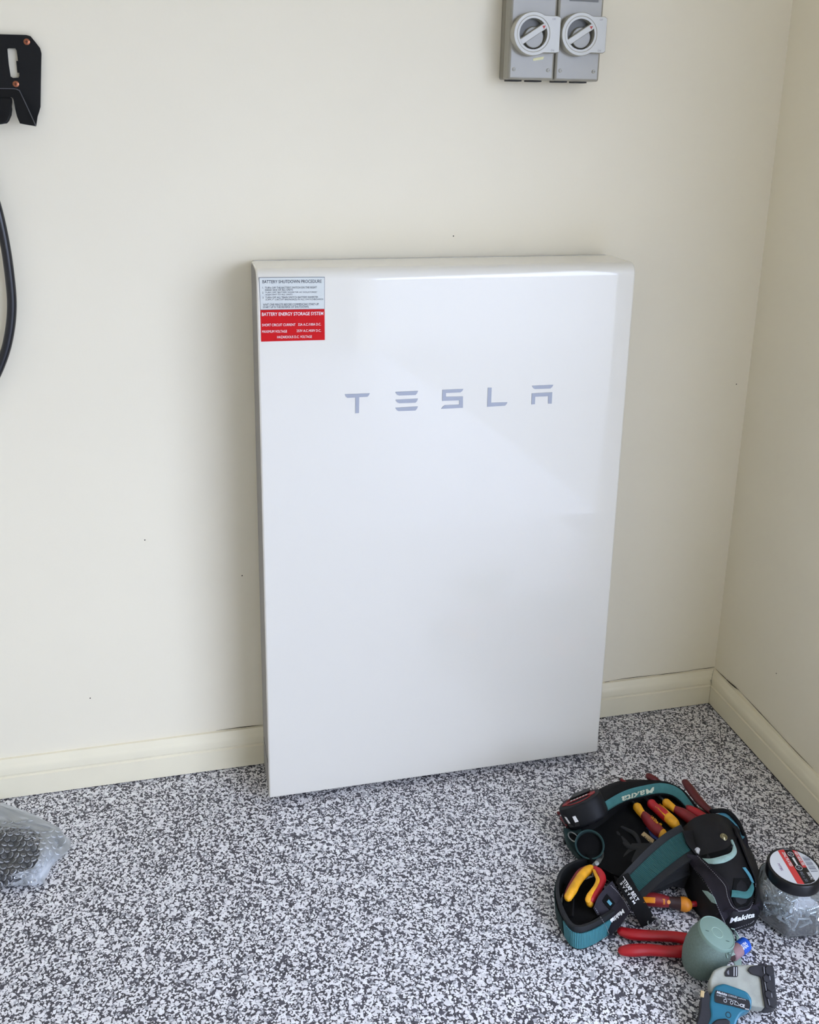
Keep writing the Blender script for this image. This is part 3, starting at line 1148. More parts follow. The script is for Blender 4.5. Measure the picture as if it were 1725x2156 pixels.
# woven name patch and its loose tail
PL = [F(1297, 1857, .058), F(1314, 1886, .056), F(1331, 1914, .044), F(1352, 1952, .006)]
PR = [F(1323, 1837, .070), F(1340, 1867, .068), F(1358, 1897, .052), F(1380, 1935, .008)]
pat = obj('name_patch', sheet(PL, PR, n=24, w=6, thick=.003, arch=.003, flip=True), 'nylon_black', TB, surf=True, angle=60)


def ptext(s, a, b, c, mat, parent, bold=.02, shear=0.0):
    obj('lettering', stext(s, a, b, (c[0] - a[0], c[1] - a[1]), .0012, shear, bold), mat, parent, smooth=False)


ptext('STRAP', (1311, 1857), (1326, 1878), (1317, 1851), 'print_white', pat)
ptext('BELT', (1328, 1881), (1340, 1899), (1334, 1876), 'print_white', pat)
ptext('S Y S T E M', (1306, 1861), (1335, 1904), (1310, 1858), 'print_white', pat)
a_, b_ = S(1313, 1846, .001), S(1331, 1874, .001)
obj('patch_frame', tube([a_, b_], .0005, seg=6), 'print_white', pat)
# keeper sleeve round the belt
KL = [F(1249, 1912, .040), F(1262, 1886, .050), F(1290, 1859, .056)]
KR = [F(1284, 1970, .006), F(1306, 1950, .024), F(1329, 1917, .044)]
kp = obj('belt_keeper', sheet(KL, KR, n=16, w=10, thick=.008, arch=.008, flip=True), 'leather_plum', TB, surf=True, angle=60)
h0, hn = SN(1281, 1899, .0006)
hu = (S(1290, 1908) - S(1274, 1890)).normalized()
obj('keeper_opening', obox(h0, hu, hn.cross(hu), hn, .022, .017, .0016), 'nylon_inner', kp, bevel=.004, seg=3)
obj('opening_tag', obox(S(1283, 1901, .0022), hu, hn.cross(hu), hn, .009, .006, .0012), 'teal_blue_cloth', kp, bevel=.001)
ptext('Makita', (1312, 1914), (1284, 1938), (1318, 1921), 'print_white', kp, bold=.03, shear=.2)
obj('stitching', dashes([(1287, 1865), (1302, 1880), (1316, 1899), (1326, 1917)], 16, .0022, .0008), 'stitch_white', kp)
obj('stitching', dashes([(1254, 1913), (1266, 1933), (1277, 1952), (1283, 1966)], 16, .0022, .0008), 'stitch_white', kp)

# ---- holster at the right
rows = [[(1432, 1748, .060), (1462, 1722, .098), (1500, 1712, .106), (1532, 1722, .092), (1546, 1740, .066)],
        [(1438, 1775, .058), (1474, 1752, .100), (1512, 1742, .110), (1545, 1752, .092), (1560, 1768, .064)],
        [(1448, 1806, .054), (1488, 1790, .098), (1526, 1782, .106), (1560, 1790, .088), (1578, 1800, .060)],
        [(1458, 1842, .048), (1502, 1832, .088), (1540, 1824, .096), (1575, 1828, .080), (1592, 1838, .052)],
        [(1470, 1880, .040), (1516, 1872, .078), (1552, 1864, .084), (1584, 1864, .070), (1599, 1874, .044)],
        [(1484, 1918, .030), (1528, 1908, .064), (1560, 1900, .070), (1588, 1896, .058), (1600, 1906, .034)],
        [(1504, 1948, .018), (1538, 1938, .046), (1564, 1930, .050), (1586, 1926, .042), (1596, 1932, .024)],
        [(1532, 1966, .006), (1548, 1960, .022), (1566, 1955, .024), (1580, 1950, .018), (1588, 1950, .008)]]
rr = []
for r_ in rows:
    P5 = [tuple(p) for p in Z(r_)]
    arc = [Vector(p) for p in catmull(P5, 13)]
    rr.append(arc + [Vector((arc[-1].x + .004, arc[-1].y + .03, 0.0)), Vector((arc[0].x, arc[0].y + .03, 0.0))])
rs = []
for k in range(len(rr[0])):
    rs.append([Vector(p) for p in catmull([tuple(r[k]) for r in rr], 28)])
rings = [[rs[k][i] for k in range(len(rs))] for i in range(28)]
for rg in rings:
    for p in rg:
        p.z = max(p.z, 0.0008)
obj('holster_body', loft(rings), 'leather_black', TB, surf=True, angle=60)


def on(lst, off):
    return [S(a, b, off) for a, b in lst]


# cuff behind: blue teal pocket and its dark mouth
obj('rear_pocket', sheet(Z([(1505, 1714, .085), (1530, 1712, .085), (1556, 1735, .078), (1566, 1760, .060)]),
                         Z([(1512, 1722, .060), (1535, 1735, .060), (1552, 1755, .055), (1572, 1790, .020)]),
                         n=16, w=6, thick=.010, arch=.004, flip=True), 'teal_blue_cloth', TB, surf=True, angle=60)
obj('rear_pocket_binding', tube(Z([(1498, 1708, .090), (1530, 1708, .090), (1552, 1728, .084), (1566, 1756, .064)]), .0045, seg=8), 'nylon_black', TB)
obj('rear_pocket_mouth', tube(Z([(1536, 1742, .060), (1552, 1742, .060), (1564, 1760, .052), (1567, 1782, .036), (1562, 1795, .020)]), [.006, .007, .008, .008, .006],
                              seg=10), 'leather_plum', TB)
obj('rear_pocket_inside', sheet(Z([(1540, 1748, .056), (1556, 1752, .052), (1563, 1775, .036)]),
                                Z([(1540, 1775, .050), (1550, 1790, .040), (1556, 1800, .026)]), n=8, w=4, thick=.006), 'nylon_inner', TB)
# flap over the mouth
flap = obj('holster_flap', sheet(on([(1436, 1752), (1445, 1778), (1458, 1795), (1470, 1803)], .003),
                                 on([(1542, 1738), (1549, 1752), (1550, 1768), (1541, 1786)], .003), n=14, w=14, thick=.002, arch=0.004, flip=False),
           'leather_black', TB, surf=True, angle=60)
for (px, py, m) in ((1524, 1763, 'rivet_brass'), (1470, 1793, 'rivet_white')):
    c_, n_ = SN(px, py, .0004)
    n_ = (n_ + (CAM - c_).normalized() * .6).normalized()
    rv = obj('rivet', lathe([(.0072, -.002), (.0072, .0012), (.0056, .0018), (.0048, .0008), (.0042, .0016), (.0026, .0028), (.0, .003)], c_, n_, seg=22), m, TB)
# pale trimmed mouth under the flap
obj('mouth_lining', sheet(on([(1476, 1802), (1500, 1796), (1528, 1788), (1541, 1776)], .0012),
                          on([(1490, 1812), (1510, 1812), (1530, 1803), (1543, 1790)], .0012), n=14, w=4, thick=.001, flip=False), 'nylon_inner', TB)
obj('mouth_trim', sheet(on([(1481, 1808), (1500, 1809), (1520, 1804), (1537, 1797), (1542, 1785), (1538, 1770)], .0030),
                        on([(1494, 1819), (1508, 1820), (1528, 1816), (1545, 1806), (1550, 1793), (1542, 1772)], .0030),
                        n=30, w=4, thick=.002, arch=.0015, flip=False), 'trim_pale', TB, angle=60)
# lower inner pocket: hollow with its own trim
obj('tool_hollow', sheet(on([(1545, 1850), (1542, 1880), (1544, 1900), (1552, 1912)], .0015),
                         on([(1576, 1850), (1583, 1872), (1582, 1892), (1572, 1908)], .0015), n=12, w=5, thick=.001), 'nylon_inner', TB, surf=True)
obj('hollow_trim', sheet(on([(1541, 1875), (1552, 1876), (1568, 1878), (1577, 1870), (1582, 1858)], .0026),
                         on([(1543, 1889), (1554, 1890), (1570, 1892), (1581, 1888), (1586, 1872)], .0026), n=24, w=4, thick=.002, arch=.001), 'teal_cloth', TB, angle=60)
obj('side_gap_trim', sheet(on([(1562, 1828), (1572, 1842), (1581, 1858)], .002), on([(1568, 1828), (1578, 1842), (1586, 1860)], .002), n=10, w=3,
                           thick=.001), 'teal_blue_cloth', TB)
# U shaped leather frame of the holster
fr1 = obj('frame_strap', sheet(on([(1446, 1802), (1462, 1824), (1485, 1850), (1503, 1882), (1516, 1915), (1526, 1940)], .004),
                               on([(1472, 1800), (1492, 1820), (1515, 1842), (1532, 1864), (1537, 1890), (1548, 1912)], .004), n=30, w=6, thick=.003,
                               arch=.002), 'leather_plum', TB, surf=True, angle=60)
fr2 = obj('frame_strap', sheet(on([(1541, 1745), (1556, 1780), (1570, 1815), (1584, 1850), (1587, 1880), (1584, 1902)], .0045),
                               on([(1549, 1742), (1574, 1785), (1590, 1822), (1599, 1858), (1600, 1890), (1598, 1916)], .0045), n=30, w=5, thick=.003,
                               arch=.0015), 'leather_black', TB, surf=True, angle=60)
cup = obj('bottom_cup', sheet(on([(1512, 1925), (1535, 1914), (1560, 1916), (1582, 1908), (1597, 1900)], .004),
                              on([(1530, 1962), (1545, 1962), (1562, 1958), (1580, 1953), (1592, 1945)], .004), n=24, w=8, thick=.003), 'leather_plum', TB,
          surf=True, angle=60)
ptext('Makita', (1537, 1943), (1589, 1930), (1535, 1933), 'print_white', cup, bold=.03, shear=.35)
obj('stitching', dashes([(1470, 1803), (1490, 1823), (1512, 1846), (1528, 1866), (1533, 1888), (1542, 1908), (1556, 1918)], 40, .0019, .0008), 'stitch_white', fr1)
obj('stitching', dashes([(1462, 1830), (1480, 1852), (1498, 1878), (1510, 1905), (1521, 1930), (1528, 1944)], 30, .0018, .0007), 'stitch_white', fr1)
obj('stitching', dashes([(1556, 1918), (1572, 1916), (1582, 1908), (1590, 1885), (1592, 1860)], 24, .0022, .0009), 'stitch_white', fr2)
obj('stitching', dashes([(1544, 1956), (1560, 1951), (1580, 1944), (1588, 1938)], 14, .0020, .0008), 'stitch_white', cup)
obj('side_window_trim', sheet(on([(1484, 1876), (1494, 1888), (1504, 1900)], .0055), on([(1496, 1878), (1505, 1890), (1511, 1905)], .0055), n=8, w=3, thick=.001),
    'trim_pale', TB)
obj('belt_tongue', sheet(Z([(1425, 1806, .060), (1415, 1840, .040), (1408, 1862, .022)]), Z([(1452, 1812, .062), (1448, 1842, .036), (1438, 1868, .016)]),
                         n=10, w=4, thick=.006), 'leather_black', TB, surf=True)
rg0 = F(1377, 1946, .008)
obj('belt_buckle', tube([rg0 + Vector((.012 * math.cos(q), .009 * math.sin(q), .004 + .004 * math.sin(q))) for q in np.linspace(0, 2 * math.pi, 14)], .0013, seg=8, n=40,
                        round_ends=False), 'eyelet_steel', TB)

# ------------------------------------------------------------------ tools in and on the belt
def screwdriver(label, segs, blade=None, writing=None):
    """segs: list of (part name, material, [(px,py,z)...], [radii])"""
    r = root('screwdriver', F(*segs[0][2][0]), label, 'screwdriver')
    for nm, mt, pts, rad in segs:
        obj(nm, tube(Z(pts), rad, seg=16), mt, r, surf=(nm == 'grip'))
    if blade:
        obj('shaft', tube(Z(blade[0]), blade[1], seg=12), blade[2], r)
    for w_ in (writing or []):
        obj('lettering', stext(w_[0], w_[1], w_[2], (w_[3][0] - w_[1][0], w_[3][1] - w_[1][1]), .0008, 0, .03), w_[4], r, smooth=False)
    return r


s1 = screwdriver('red screwdriver with yellow neck and yellow butt, leftmost in the pouch',
                 [('neck', 'grip_yellow', [(1342, 1699, .060), (1348, 1708, .060), (1355, 1717, .060)], [.0095, .0085, .0075]),
                  ('grip', 'grip_red', [(1355, 1715, .060), (1368, 1730, .062), (1382, 1745, .062), (1392, 1754, .060)], [.0078, .0115, .0118, .0105]),
                  ('butt', 'grip_yellow', [(1393, 1754, .060), (1399, 1761, .058)], [.0106, .0095])],
                 blade=([(1325, 1680, .056), (1340, 1697, .060)], .003, 'tool_steel'),
                 writing=[('Wiha', (1368, 1721), (1384, 1735), (1373, 1717), 'grip_yellow')])
c_, n_ = SN(1391, 1736, .0003)
obj('dot_mark', lathe([(.0034, 0), (.0034, .0006)], c_, n_, seg=14), 'grip_yellow', s1)
s2 = screwdriver('red screwdriver with long yellow inlay, middle one in the pouch',
                 [('grip', 'grip_red_bright', [(1372, 1692, .062), (1380, 1700, .062), (1395, 1712, .064), (1412, 1728, .064)], [.0098, .0092, .0108, .0100]),
                  ('butt', 'grip_yellow', [(1408, 1722, .066), (1418, 1732, .066), (1423, 1737, .064)], [.0108, .0112, .0100])],
                 blade=([(1355, 1676, .058), (1370, 1690, .062)], .003, 'tool_steel'))
obj('inlay', sheet([S(1385, 1702, .0012), S(1400, 1718, .0012), S(1412, 1730, .0018)], [S(1394, 1697, .0012), S(1409, 1711, .0012), S(1421, 1723, .0018)],
                   n=10, w=4, thick=.0015, arch=.001), 'grip_yellow', s2)
obj('band', sheet([S(1380, 1699, .001), S(1383, 1702, .001)], [S(1390, 1693, .001), S(1393, 1696, .001)], n=4, w=3, thick=.001), 'grip_orange', s2)
s3 = screwdriver('dark red screwdriver with yellow neck, rightmost in the pouch beside the holster',
                 [('neck', 'grip_yellow', [(1403, 1690, .062), (1412, 1697, .062), (1422, 1705, .062)], [.0090, .0082, .0072]),
                  ('grip', 'grip_red', [(1422, 1704, .062), (1438, 1713, .064), (1456, 1725, .064), (1474, 1738, .060)], [.0074, .0110, .0118, .0105])],
                 blade=([(1386, 1675, .058), (1402, 1689, .062)], .003, 'tool_steel'))
s4 = root('file_handle', F(1475, 1715, .05), 'short bright red handle tucked behind the holster flap', 'hand tool')
obj('grip', tube(Z([(1452, 1704, .058), (1465, 1712, .060), (1482, 1722, .058)]), [.0085, .0105, .010], seg=14), 'grip_red_bright', s4)
obj('collar', tube(Z([(1446, 1700, .057), (1452, 1704, .058)]), [.006, .0085], seg=14), 'grip_red', s4)
s5 = root('chisel', F(1385, 1765, .04), 'dark blue tool handle half hidden under the leftmost screwdriver', 'hand tool')
obj('grip', tube(Z([(1362, 1750, .040), (1378, 1764, .042), (1398, 1780, .042)]), [.0090, .0110, .0105], seg=14), 'grip_blue', s5)
obj('ferrule', tube(Z([(1356, 1745, .039), (1362, 1750, .040)]), [.006, .0088], seg=14), 'tool_steel', s5)
s6 = root('folding_rule', F(1365, 1775, .035), 'cream wooden rule end with dark lettering in the pouch', 'ruler')
b6 = obj('blade', sheet(Z([(1350, 1762, .044), (1366, 1776, .044), (1380, 1790, .042)]), Z([(1356, 1756, .044), (1372, 1769, .044), (1387, 1782, .042)]), n=10, w=2,
                        thick=.006), 'wood_cream', s6, surf=True)
A_, B_, C_ = S(1355, 1763, .0006), S(1379, 1784, .0006), S(1358, 1760, .0006)
obj('lettering', text('BACHCO', A_, B_, C_ - A_, bold=.02), 'tool_label_black', b6, smooth=False)

# tape measure clipped at the left of the pouch
tc0 = F(1219, 1682, .084)
away = Vector((.45, .89, 0)).normalized()
right = Vector((.89, -.45, 0)).normalized()
tn = (Vector((0, 0, 1)) * .72 + away * .30 - right * .46).normalized()
tu = right - tn * right.dot(tn)
tu.normalize()
tu = (tu + tn.cross(tu) * 0.0).normalized()
tv = tn.cross(tu)
TM = root('tape_measure', F(1220, 1725, .0), 'black tape measure with red stripe clipped to the left of the pouch', 'tape measure')


def tmring(k, h, dx=0.0):
    out = []
    for q in range(40):
        a = 2 * math.pi * q / 40
        ca, sa = math.cos(a), math.sin(a)
        x = (abs(ca) ** .75) * (1 if ca > 0 else -1) * .047
        y = (abs(sa) ** .75) * (1 if sa > 0 else -1) * .041
        out.append(tc0 + tu * (x * k) + tv * (y * k) + tn * h)
    return out


obj('case', loft([tmring(.86, -.046), tmring(.96, -.043), tmring(1.0, -.038), tmring(1.0, -.006), tmring(.95, -.001), tmring(.86, 0)]), 'tape_navy', TM,
    surf=True, angle=40)
obj('face_ring', tube([tc0 + tu * (.030 * math.cos(a)) + tv * (.028 * math.sin(a)) + tn * .0006 for a in np.linspace(0, 2 * math.pi, 30)], .0011, seg=6, n=60,
                      round_ends=False), 'tape_red', TM)
fs = obj('face_stripe', prism([tc0 + tu * x + tv * y + tn * .0004 for x, y in [(-.037, -.009), (-.030, -.013), (-.020, -.005), (.018, -.003), (.030, -.013), (.037, -.006),
                                                                             (.036, .008), (.022, .006), (-.022, .005), (-.034, .004)]], tn * .0012), 'tape_red', TM, smooth=False)
for i in range(6):
    obj('white_mark', obox(tc0 + tu * (-.016 + i * .0068) + tv * .0005 + tn * .0019, tu, tv, tn, .0046, .0046, .0006), 'tape_white', fs, smooth=False)
obj('belt_clip', prism([tc0 + tu * x + tv * y + tn * .002 for x, y in [(-.020, .010), (.024, .012), (.026, .034), (-.012, .036)]], tn * .003), 'tape_black', TM, bevel=.001)
wz = [(1193, 1722), (1204, 1741), (1211, 1744), (1200, 1722)]
obj('side_sticker', sheet([S(1187, 1716, .0008), S(1194, 1730, .0008), S(1202, 1742, .0008)], [S(1212, 1716, .0008), S(1217, 1726, .0008), S(1222, 1738, .0008)], n=6, w=8,
                          thick=.0008), 'tape_black', TM)
obj('white_patch', sheet([S(1206, 1719, .0016), S(1212, 1731, .0016)], [S(1212, 1717, .0016), S(1219, 1729, .0016)], n=6, w=3, thick=.0006), 'tape_white', TM)
obj('white_patch', sheet([S(1190, 1719, .0016), S(1199, 1733, .0016)], [S(1194, 1720, .0016), S(1202, 1733, .0016)], n=6, w=3, thick=.0006), 'tape_white', TM)
obj('red_corner', tube([S(1176, 1712, .001), S(1184, 1724, .001), S(1194, 1737, .001)], [.004, .005, .003], seg=8, flat=.5), 'tape_red_dark', TM)
obj('tape_hook', box(0, .001, 0, .001, 0, .001) if False else obox(tc0 - tu * .041 - tn * .040 - tv * .02, tu, tv, tn, .003, .012, .010), 'tape_red_dark', TM, bevel=.0008)

# yellow and red pliers hanging at the lower left
PL1 = root('pliers', F(1240, 1850, .02), 'combination pliers with yellow and red handles at the lower left of the belt', 'pliers')
obj('jaw_head', loft([[F(px + dx, py + dy, z) for dx, dy in ((-w, 2), (0, -3), (w, -2), (0, 5))] for px, py, z, w in
                      [(1247, 1829, .044, 9), (1256, 1818, .045, 10), (1263, 1808, .044, 8), (1270, 1795, .042, 4)]]), 'tool_steel', PL1, bevel=.001)
obj('handle', tube(Z([(1245, 1828, .046), (1236, 1834, .048), (1225, 1844, .048), (1214, 1860, .047), (1206, 1874, .046), (1196, 1890, .044)]),
                   [.0070, .0088, .0085, .0080, .0086, .0076], seg=16, n=50), 'grip_yellow', PL1, surf=True)
obj('handle_edge', tube(Z([(1236, 1829, .043), (1222, 1838, .043), (1209, 1856, .042), (1200, 1872, .041), (1192, 1889, .040)]),
                        [.0060, .0070, .0066, .0064, .0050], seg=12, n=40), 'grip_red', PL1)
obj('handle', tube(Z([(1253, 1830, .046), (1262, 1838, .048), (1267, 1850, .048), (1262, 1866, .047), (1254, 1880, .045), (1244, 1896, .043)]),
                   [.0065, .0085, .0088, .0082, .0086, .0080], seg=16, n=50), 'grip_red_bright', PL1, surf=True)
obj('grip_inlay', tube(Z([(1251, 1832, .053), (1255, 1842, .055), (1259, 1852, .056), (1255, 1864, .055), (1247, 1876, .053), (1241, 1886, .051), (1238, 1896, .048)]),
                       [.0028, .0034, .0038, .0036, .0040, .0050, .0050], seg=10, n=40, flat=.6), 'grip_yellow', PL1)
obj('grip_tip', tube(Z([(1240, 1893, .042), (1243, 1903, .040)]), [.0072, .0070], seg=12), 'grip_yellow', PL1)
obj('pivot', lathe([(.0045, 0), (.004, .002), (0, .0025)], F(1257, 1818, .052), (-.2, -.5, .8), seg=16), 'eyelet_steel', PL1)

# slim screwdriver lying on the floor in front
s7 = screwdriver('red and yellow screwdriver lying under the teal strap on the floor',
                 [('grip', 'grip_red', [(1345, 1892, .020), (1365, 1893, .022), (1390, 1896, .022), (1408, 1899, .020)], [.0110, .0125, .0120, .0095]),
                  ('collar', 'grip_dark', [(1408, 1899, .020), (1420, 1901, .019), (1434, 1903, .019)], [.0098, .0110, .0122]),
                  ('ring', 'grip_orange', [(1434, 1903, .019), (1441, 1904, .019), (1446, 1905, .019)], [.0126, .0132, .0128])],
                 blade=([(1446, 1904, .018), (1470, 1903, .017), (1500, 1903, .015)], .0052, 'dip_red'))
obj('inlay', sheet([S(1356, 1900, .001), S(1378, 1901, .001), S(1400, 1904, .001)], [S(1355, 1889, .001), S(1378, 1890, .001), S(1400, 1893, .001)], n=10, w=4, thick=.001,
                   arch=.0008, flip=True), 'grip_orange', s7)
c_, n_ = SN(1408, 1899, .0006)
obj('dot_mark', lathe([(.0036, 0), (.0036, .0008)], c_, n_, seg=14), 'grip_orange', s7)

# red dipped cable cutter on the floor
CC = root('cable_cutter', F(1400, 1985, 0), 'cable cutter with two long bright red handles on the floor beside the speaker', 'cable cutter')
obj('handle', tube(Z([(1308, 1961, .012), (1330, 1967, .012), (1370, 1970, .013), (1415, 1972, .014), (1450, 1978, .015), (1480, 1986, .014)]),
                   [.0085, .0105, .0100, .0100, .0110, .0100], seg=16, n=50, flat=.85), 'dip_red', CC)
obj('handle', tube(Z([(1309, 2002, .011), (1330, 2001, .012), (1365, 2000, .013), (1405, 2003, .014), (1440, 2003, .014), (1480, 1996, .014)]),
                   [.0080, .0110, .0105, .0100, .0110, .0100], seg=16, n=50, flat=.85), 'dip_red', CC)
obj('cutter_head', tube(Z([(1478, 1991, .013), (1495, 1990, .013), (1512, 1990, .012)]), [.010, .013, .006], seg=14, flat=.5), 'tool_steel', CC)

# pliers with dark red handles standing up behind the pouch
RP = root('pliers', F(1450, 1690, .05), 'pliers with two dark red handles sticking up behind the pouch', 'pliers')
obj('handle', tube(Z([(1366, 1634, .074), (1380, 1643, .070), (1394, 1654, .056), (1420, 1680, .036), (1465, 1715, .030)]), [.0080, .0090, .0085, .0075, .0070], seg=14, n=40,
                   flat=.8), 'dip_red_dark', RP)
obj('handle', tube(Z([(1443, 1646, .070), (1453, 1660, .071), (1468, 1680, .070), (1485, 1698, .066), (1502, 1713, .058)]), [.0080, .0100, .0095, .0085, .0080], seg=14, n=40,
                   flat=.7), 'dip_red_dark', RP)
obj('joint', tube(Z([(1470, 1705, .05), (1488, 1714, .05), (1502, 1720, .05)]), [.008, .011, .008], seg=12, flat=.6), 'tool_steel', RP)
mk = root('marking_pencil', F(1312, 1648, .06), 'short red pencil stub poking out behind the pouch', 'pencil')
obj('barrel', tube(Z([(1308, 1641, .068), (1318, 1648, .068), (1327, 1655, .068)]), [.0030, .0032, .0032], seg=8), 'grip_red', mk)
obj('lead_tip', tube(Z([(1302, 1637, .068), (1308, 1641, .068)]), [.0012, .0030], seg=8), 'tool_label_black', mk)

# ------------------------------------------------------------------ jar of screws
JC = Vector((.930, -.660, 0))
PHI = math.radians(-127)


def hexf(a):
    """rounded hexagon, corner at PHI"""
    t = ((a - PHI + math.pi / 6) % (math.pi / 3)) - math.pi / 6
    r_in = math.cos(math.pi / 6)
    r_ = r_in / math.cos(math.pi / 6 - abs(t))
    return min(r_, .955 + .012 * math.cos(6 * (a - PHI)))


def hring(r, z, k=1.0):
    out = []
    for q in range(72):
        a = 2 * math.pi * q / 72
        f = 1 * (1 - k) + hexf(a) * k
        out.append(JC + Vector((r * f * math.cos(a), r * f * math.sin(a), z)))
    return out


JR = root('screw_jar', JC, 'clear plastic jar with black lid half full of zinc screws', 'jar')
obj('jar_body', loft([hring(.058, .0012), hring(.066, .004), hring(.069, .012), hring(.069, .058), hring(.066, .068), hring(.058, .078, .8),
                      hring(.048, .084, .3), hring(.0455, .087, 0), hring(.0455, .094, 0)], cap=False), 'jar_plastic', JR, angle=60)
obj('jar_base', loft([hring(.058, .0008), hring(.05, .0016)]), 'jar_plastic', JR)
lid = obj('lid', lathe([(.048, .086), (.0492, .087), (.0492, .1065), (.0480, .1090), (.0455, .1096), (.0445, .1086), (.001, .1086)], JC, (0, 0, 1), seg=60), 'lid_black', JR,
          angle=30)
LZ = .1090


def LP(px, py, dz=0.0):
    return F(px, py, LZ + dz)


lc = JC + Vector((0, 0, LZ))
obj('lid_sticker', lathe([(.0435, 0), (.0435, .0003)], lc, (0, 0, 1), seg=56), 'lid_white', lid)
# the sticker's stripes run along one direction
sd = (LP(1679, 1857) - LP(1639, 1790)).normalized()
sw = Vector((-sd.y, sd.x, 0))
if (LP(1700, 1830) - lc).dot(sw) < 0:
    sw = -sw


def stripe(o0, o1, dz, clip0=-9, clip1=9):
    R0 = .0432

    def edge(o, lo, hi, n=14):
        m = math.sqrt(max(0, R0 * R0 - o * o))
        return [lc + sw * o + sd * t + Vector((0, 0, dz)) for t in np.linspace(max(-m, lo), min(m, hi), n)]
    ra, rb_ = edge(o0, clip0, clip1), edge(o1, clip0, clip1)
    rm = edge((o0 + o1) / 2, clip0, clip1)
    V = ra + rm + rb_
    Fc = []
    for j in range(2):
        for i in range(13):
            a = j * 14 + i
            Fc.append((a, a + 1, a + 15, a + 14))
    return (V, Fc)


def off_of(px, py):
    return (LP(px, py) - lc).dot(sw)


oa, ob_, oc, od = off_of(1639, 1793), off_of(1651, 1790), off_of(1668, 1790), off_of(1677, 1791)
obj('red_stripe', stripe(oa, ob_, .0005), 'lid_red', lid, smooth=False)
obj('black_stripe', stripe(ob_, od, .0005), 'lid_black', lid, smooth=False)
obj('red_stripe', stripe(oc, od, .0008, -9, .004), 'lid_red', lid, smooth=False)


def ltext(s, o, t0, t1, h, mat, dz=.0011, bold=.03):
    A_ = lc + sw * o + sd * t0 + Vector((0, 0, dz))
    obj('lettering', text(s, A_, lc + sw * o + sd * t1 + Vector((0, 0, dz)), sw * h if True else None, bold=bold), mat, lid, smooth=False)


ltext('ZINC PLATED', (oa + ob_) / 2 - .001, -.036, .0, (ob_ - oa) * .48, 'print_white')
ltext('HEX HEAD TEK', oc + .0012, -.036, .0, (od - oc) * .7, 'print_white')
ltext('500 PC', oc + .001, .016, .034, (od - oc) * .7, 'print_white')
ltext('8G x 30', ob_ + .004, .014, .038, .006, 'lid_grey_print')
for t, r_ in ((-.030, .0052), (.004, .0058)):
    cc = lc + sw * ((ob_ + oc) / 2) + sd * t + Vector((0, 0, .0011))
    obj('ring_mark', tube([cc + Vector((r_ * math.cos(q), r_ * math.sin(q), 0)) for q in np.linspace(0, 2 * math.pi, 16)], .0004, seg=5, n=28, round_ends=False), 'print_white', lid)
    obj('ring_mark', lathe([(r_ * .45, 0), (r_ * .45, .0003)], cc, (0, 0, 1), seg=12), 'lid_grey_print', lid)
cc = lc + sw * ((ob_ + oc) / 2) + Vector((0, 0, .0011))
obj('screw_picture', prism([cc + sd * a + sw * b for a, b in [(-.021, -.0022), (-.021, .0022), (-.004, .0016), (-.001, 0), (-.004, -.0016)]], (0, 0, .0003)), 'print_white', lid,
    smooth=False)
for i in range(11):
    t = -.022 + i * .0036
    w_ = .0006 + .0007 * ((i * 7) % 3)
    c0 = lc + sd * t + sw * (od + .0095) + Vector((0, 0, .0007))
    obj('barcode_line', obox(c0, sw, sd, Vector((0, 0, 1)), .013, w_, .0004), 'lid_grey_print', lid, smooth=False)
A_ = lc + sd * -.008 - sw * .030 + Vector((0, 0, .0008))
obj('lettering', text('MTBS', A_, A_ + sd * .017, sw * .005, bold=.0), 'lid_violet', lid, smooth=False)

# screws in the jar
sm_ = lathe([(.0, .0), (.0042, .0002), (.0043, .0022), (.0030, .0030), (.0021, .0034), (.0021, .024), (.0012, .028), (.0002, .030)], (0, 0, 0), (0, 0, 1), seg=8)
th_ = [lathe([(.0021, .006 + i * .0032), (.0027, .0071 + i * .0032), (.0021, .0082 + i * .0032)], (0, 0, 0), (0, 0, 1), seg=8) for i in range(5)]
sc0 = obj('zinc_screw', join(sm_, *th_), 'zinc', origin=(0, 0, 0))
tag(sc0, 'zinc plated screw in the heap inside the clear jar', 'screw', 'screws in the jar')
NS = 130
for i in range(NS):
    o = sc0 if i == 0 else sc0.copy()
    if i:
        col.objects.link(o)
    a = random.uniform(0, 2 * math.pi)
    tilt = math.radians(random.uniform(55, 105))
    dr = Vector((math.sin(tilt) * math.cos(a), math.sin(tilt) * math.sin(a), math.cos(tilt)))
    while True:
        q = random.uniform(0, 2 * math.pi)
        rad = .060 * math.sqrt(random.random())
        c = JC + Vector((rad * math.cos(q), rad * math.sin(q), random.uniform(.008, .050)))
        e0, e1 = c - dr * .015, c + dr * .015
        ok = True
        for e in (e0, e1):
            d = e - JC
            aa = math.atan2(d.y, d.x)
            if Vector((d.x, d.y)).length > .0645 * hexf(aa) - .003 or e.z < .006 or e.z > .058 - .25 * abs(d.x + d.y * .3):
                ok = False
        if ok:
            break
        a = random.uniform(0, 2 * math.pi)
        tilt = math.radians(random.uniform(60, 115))
        dr = Vector((math.sin(tilt) * math.cos(a), math.sin(tilt) * math.sin(a), math.cos(tilt)))
    o.location = e0
    o.rotation_euler = dr.to_track_quat('Z', 'Y').to_euler()

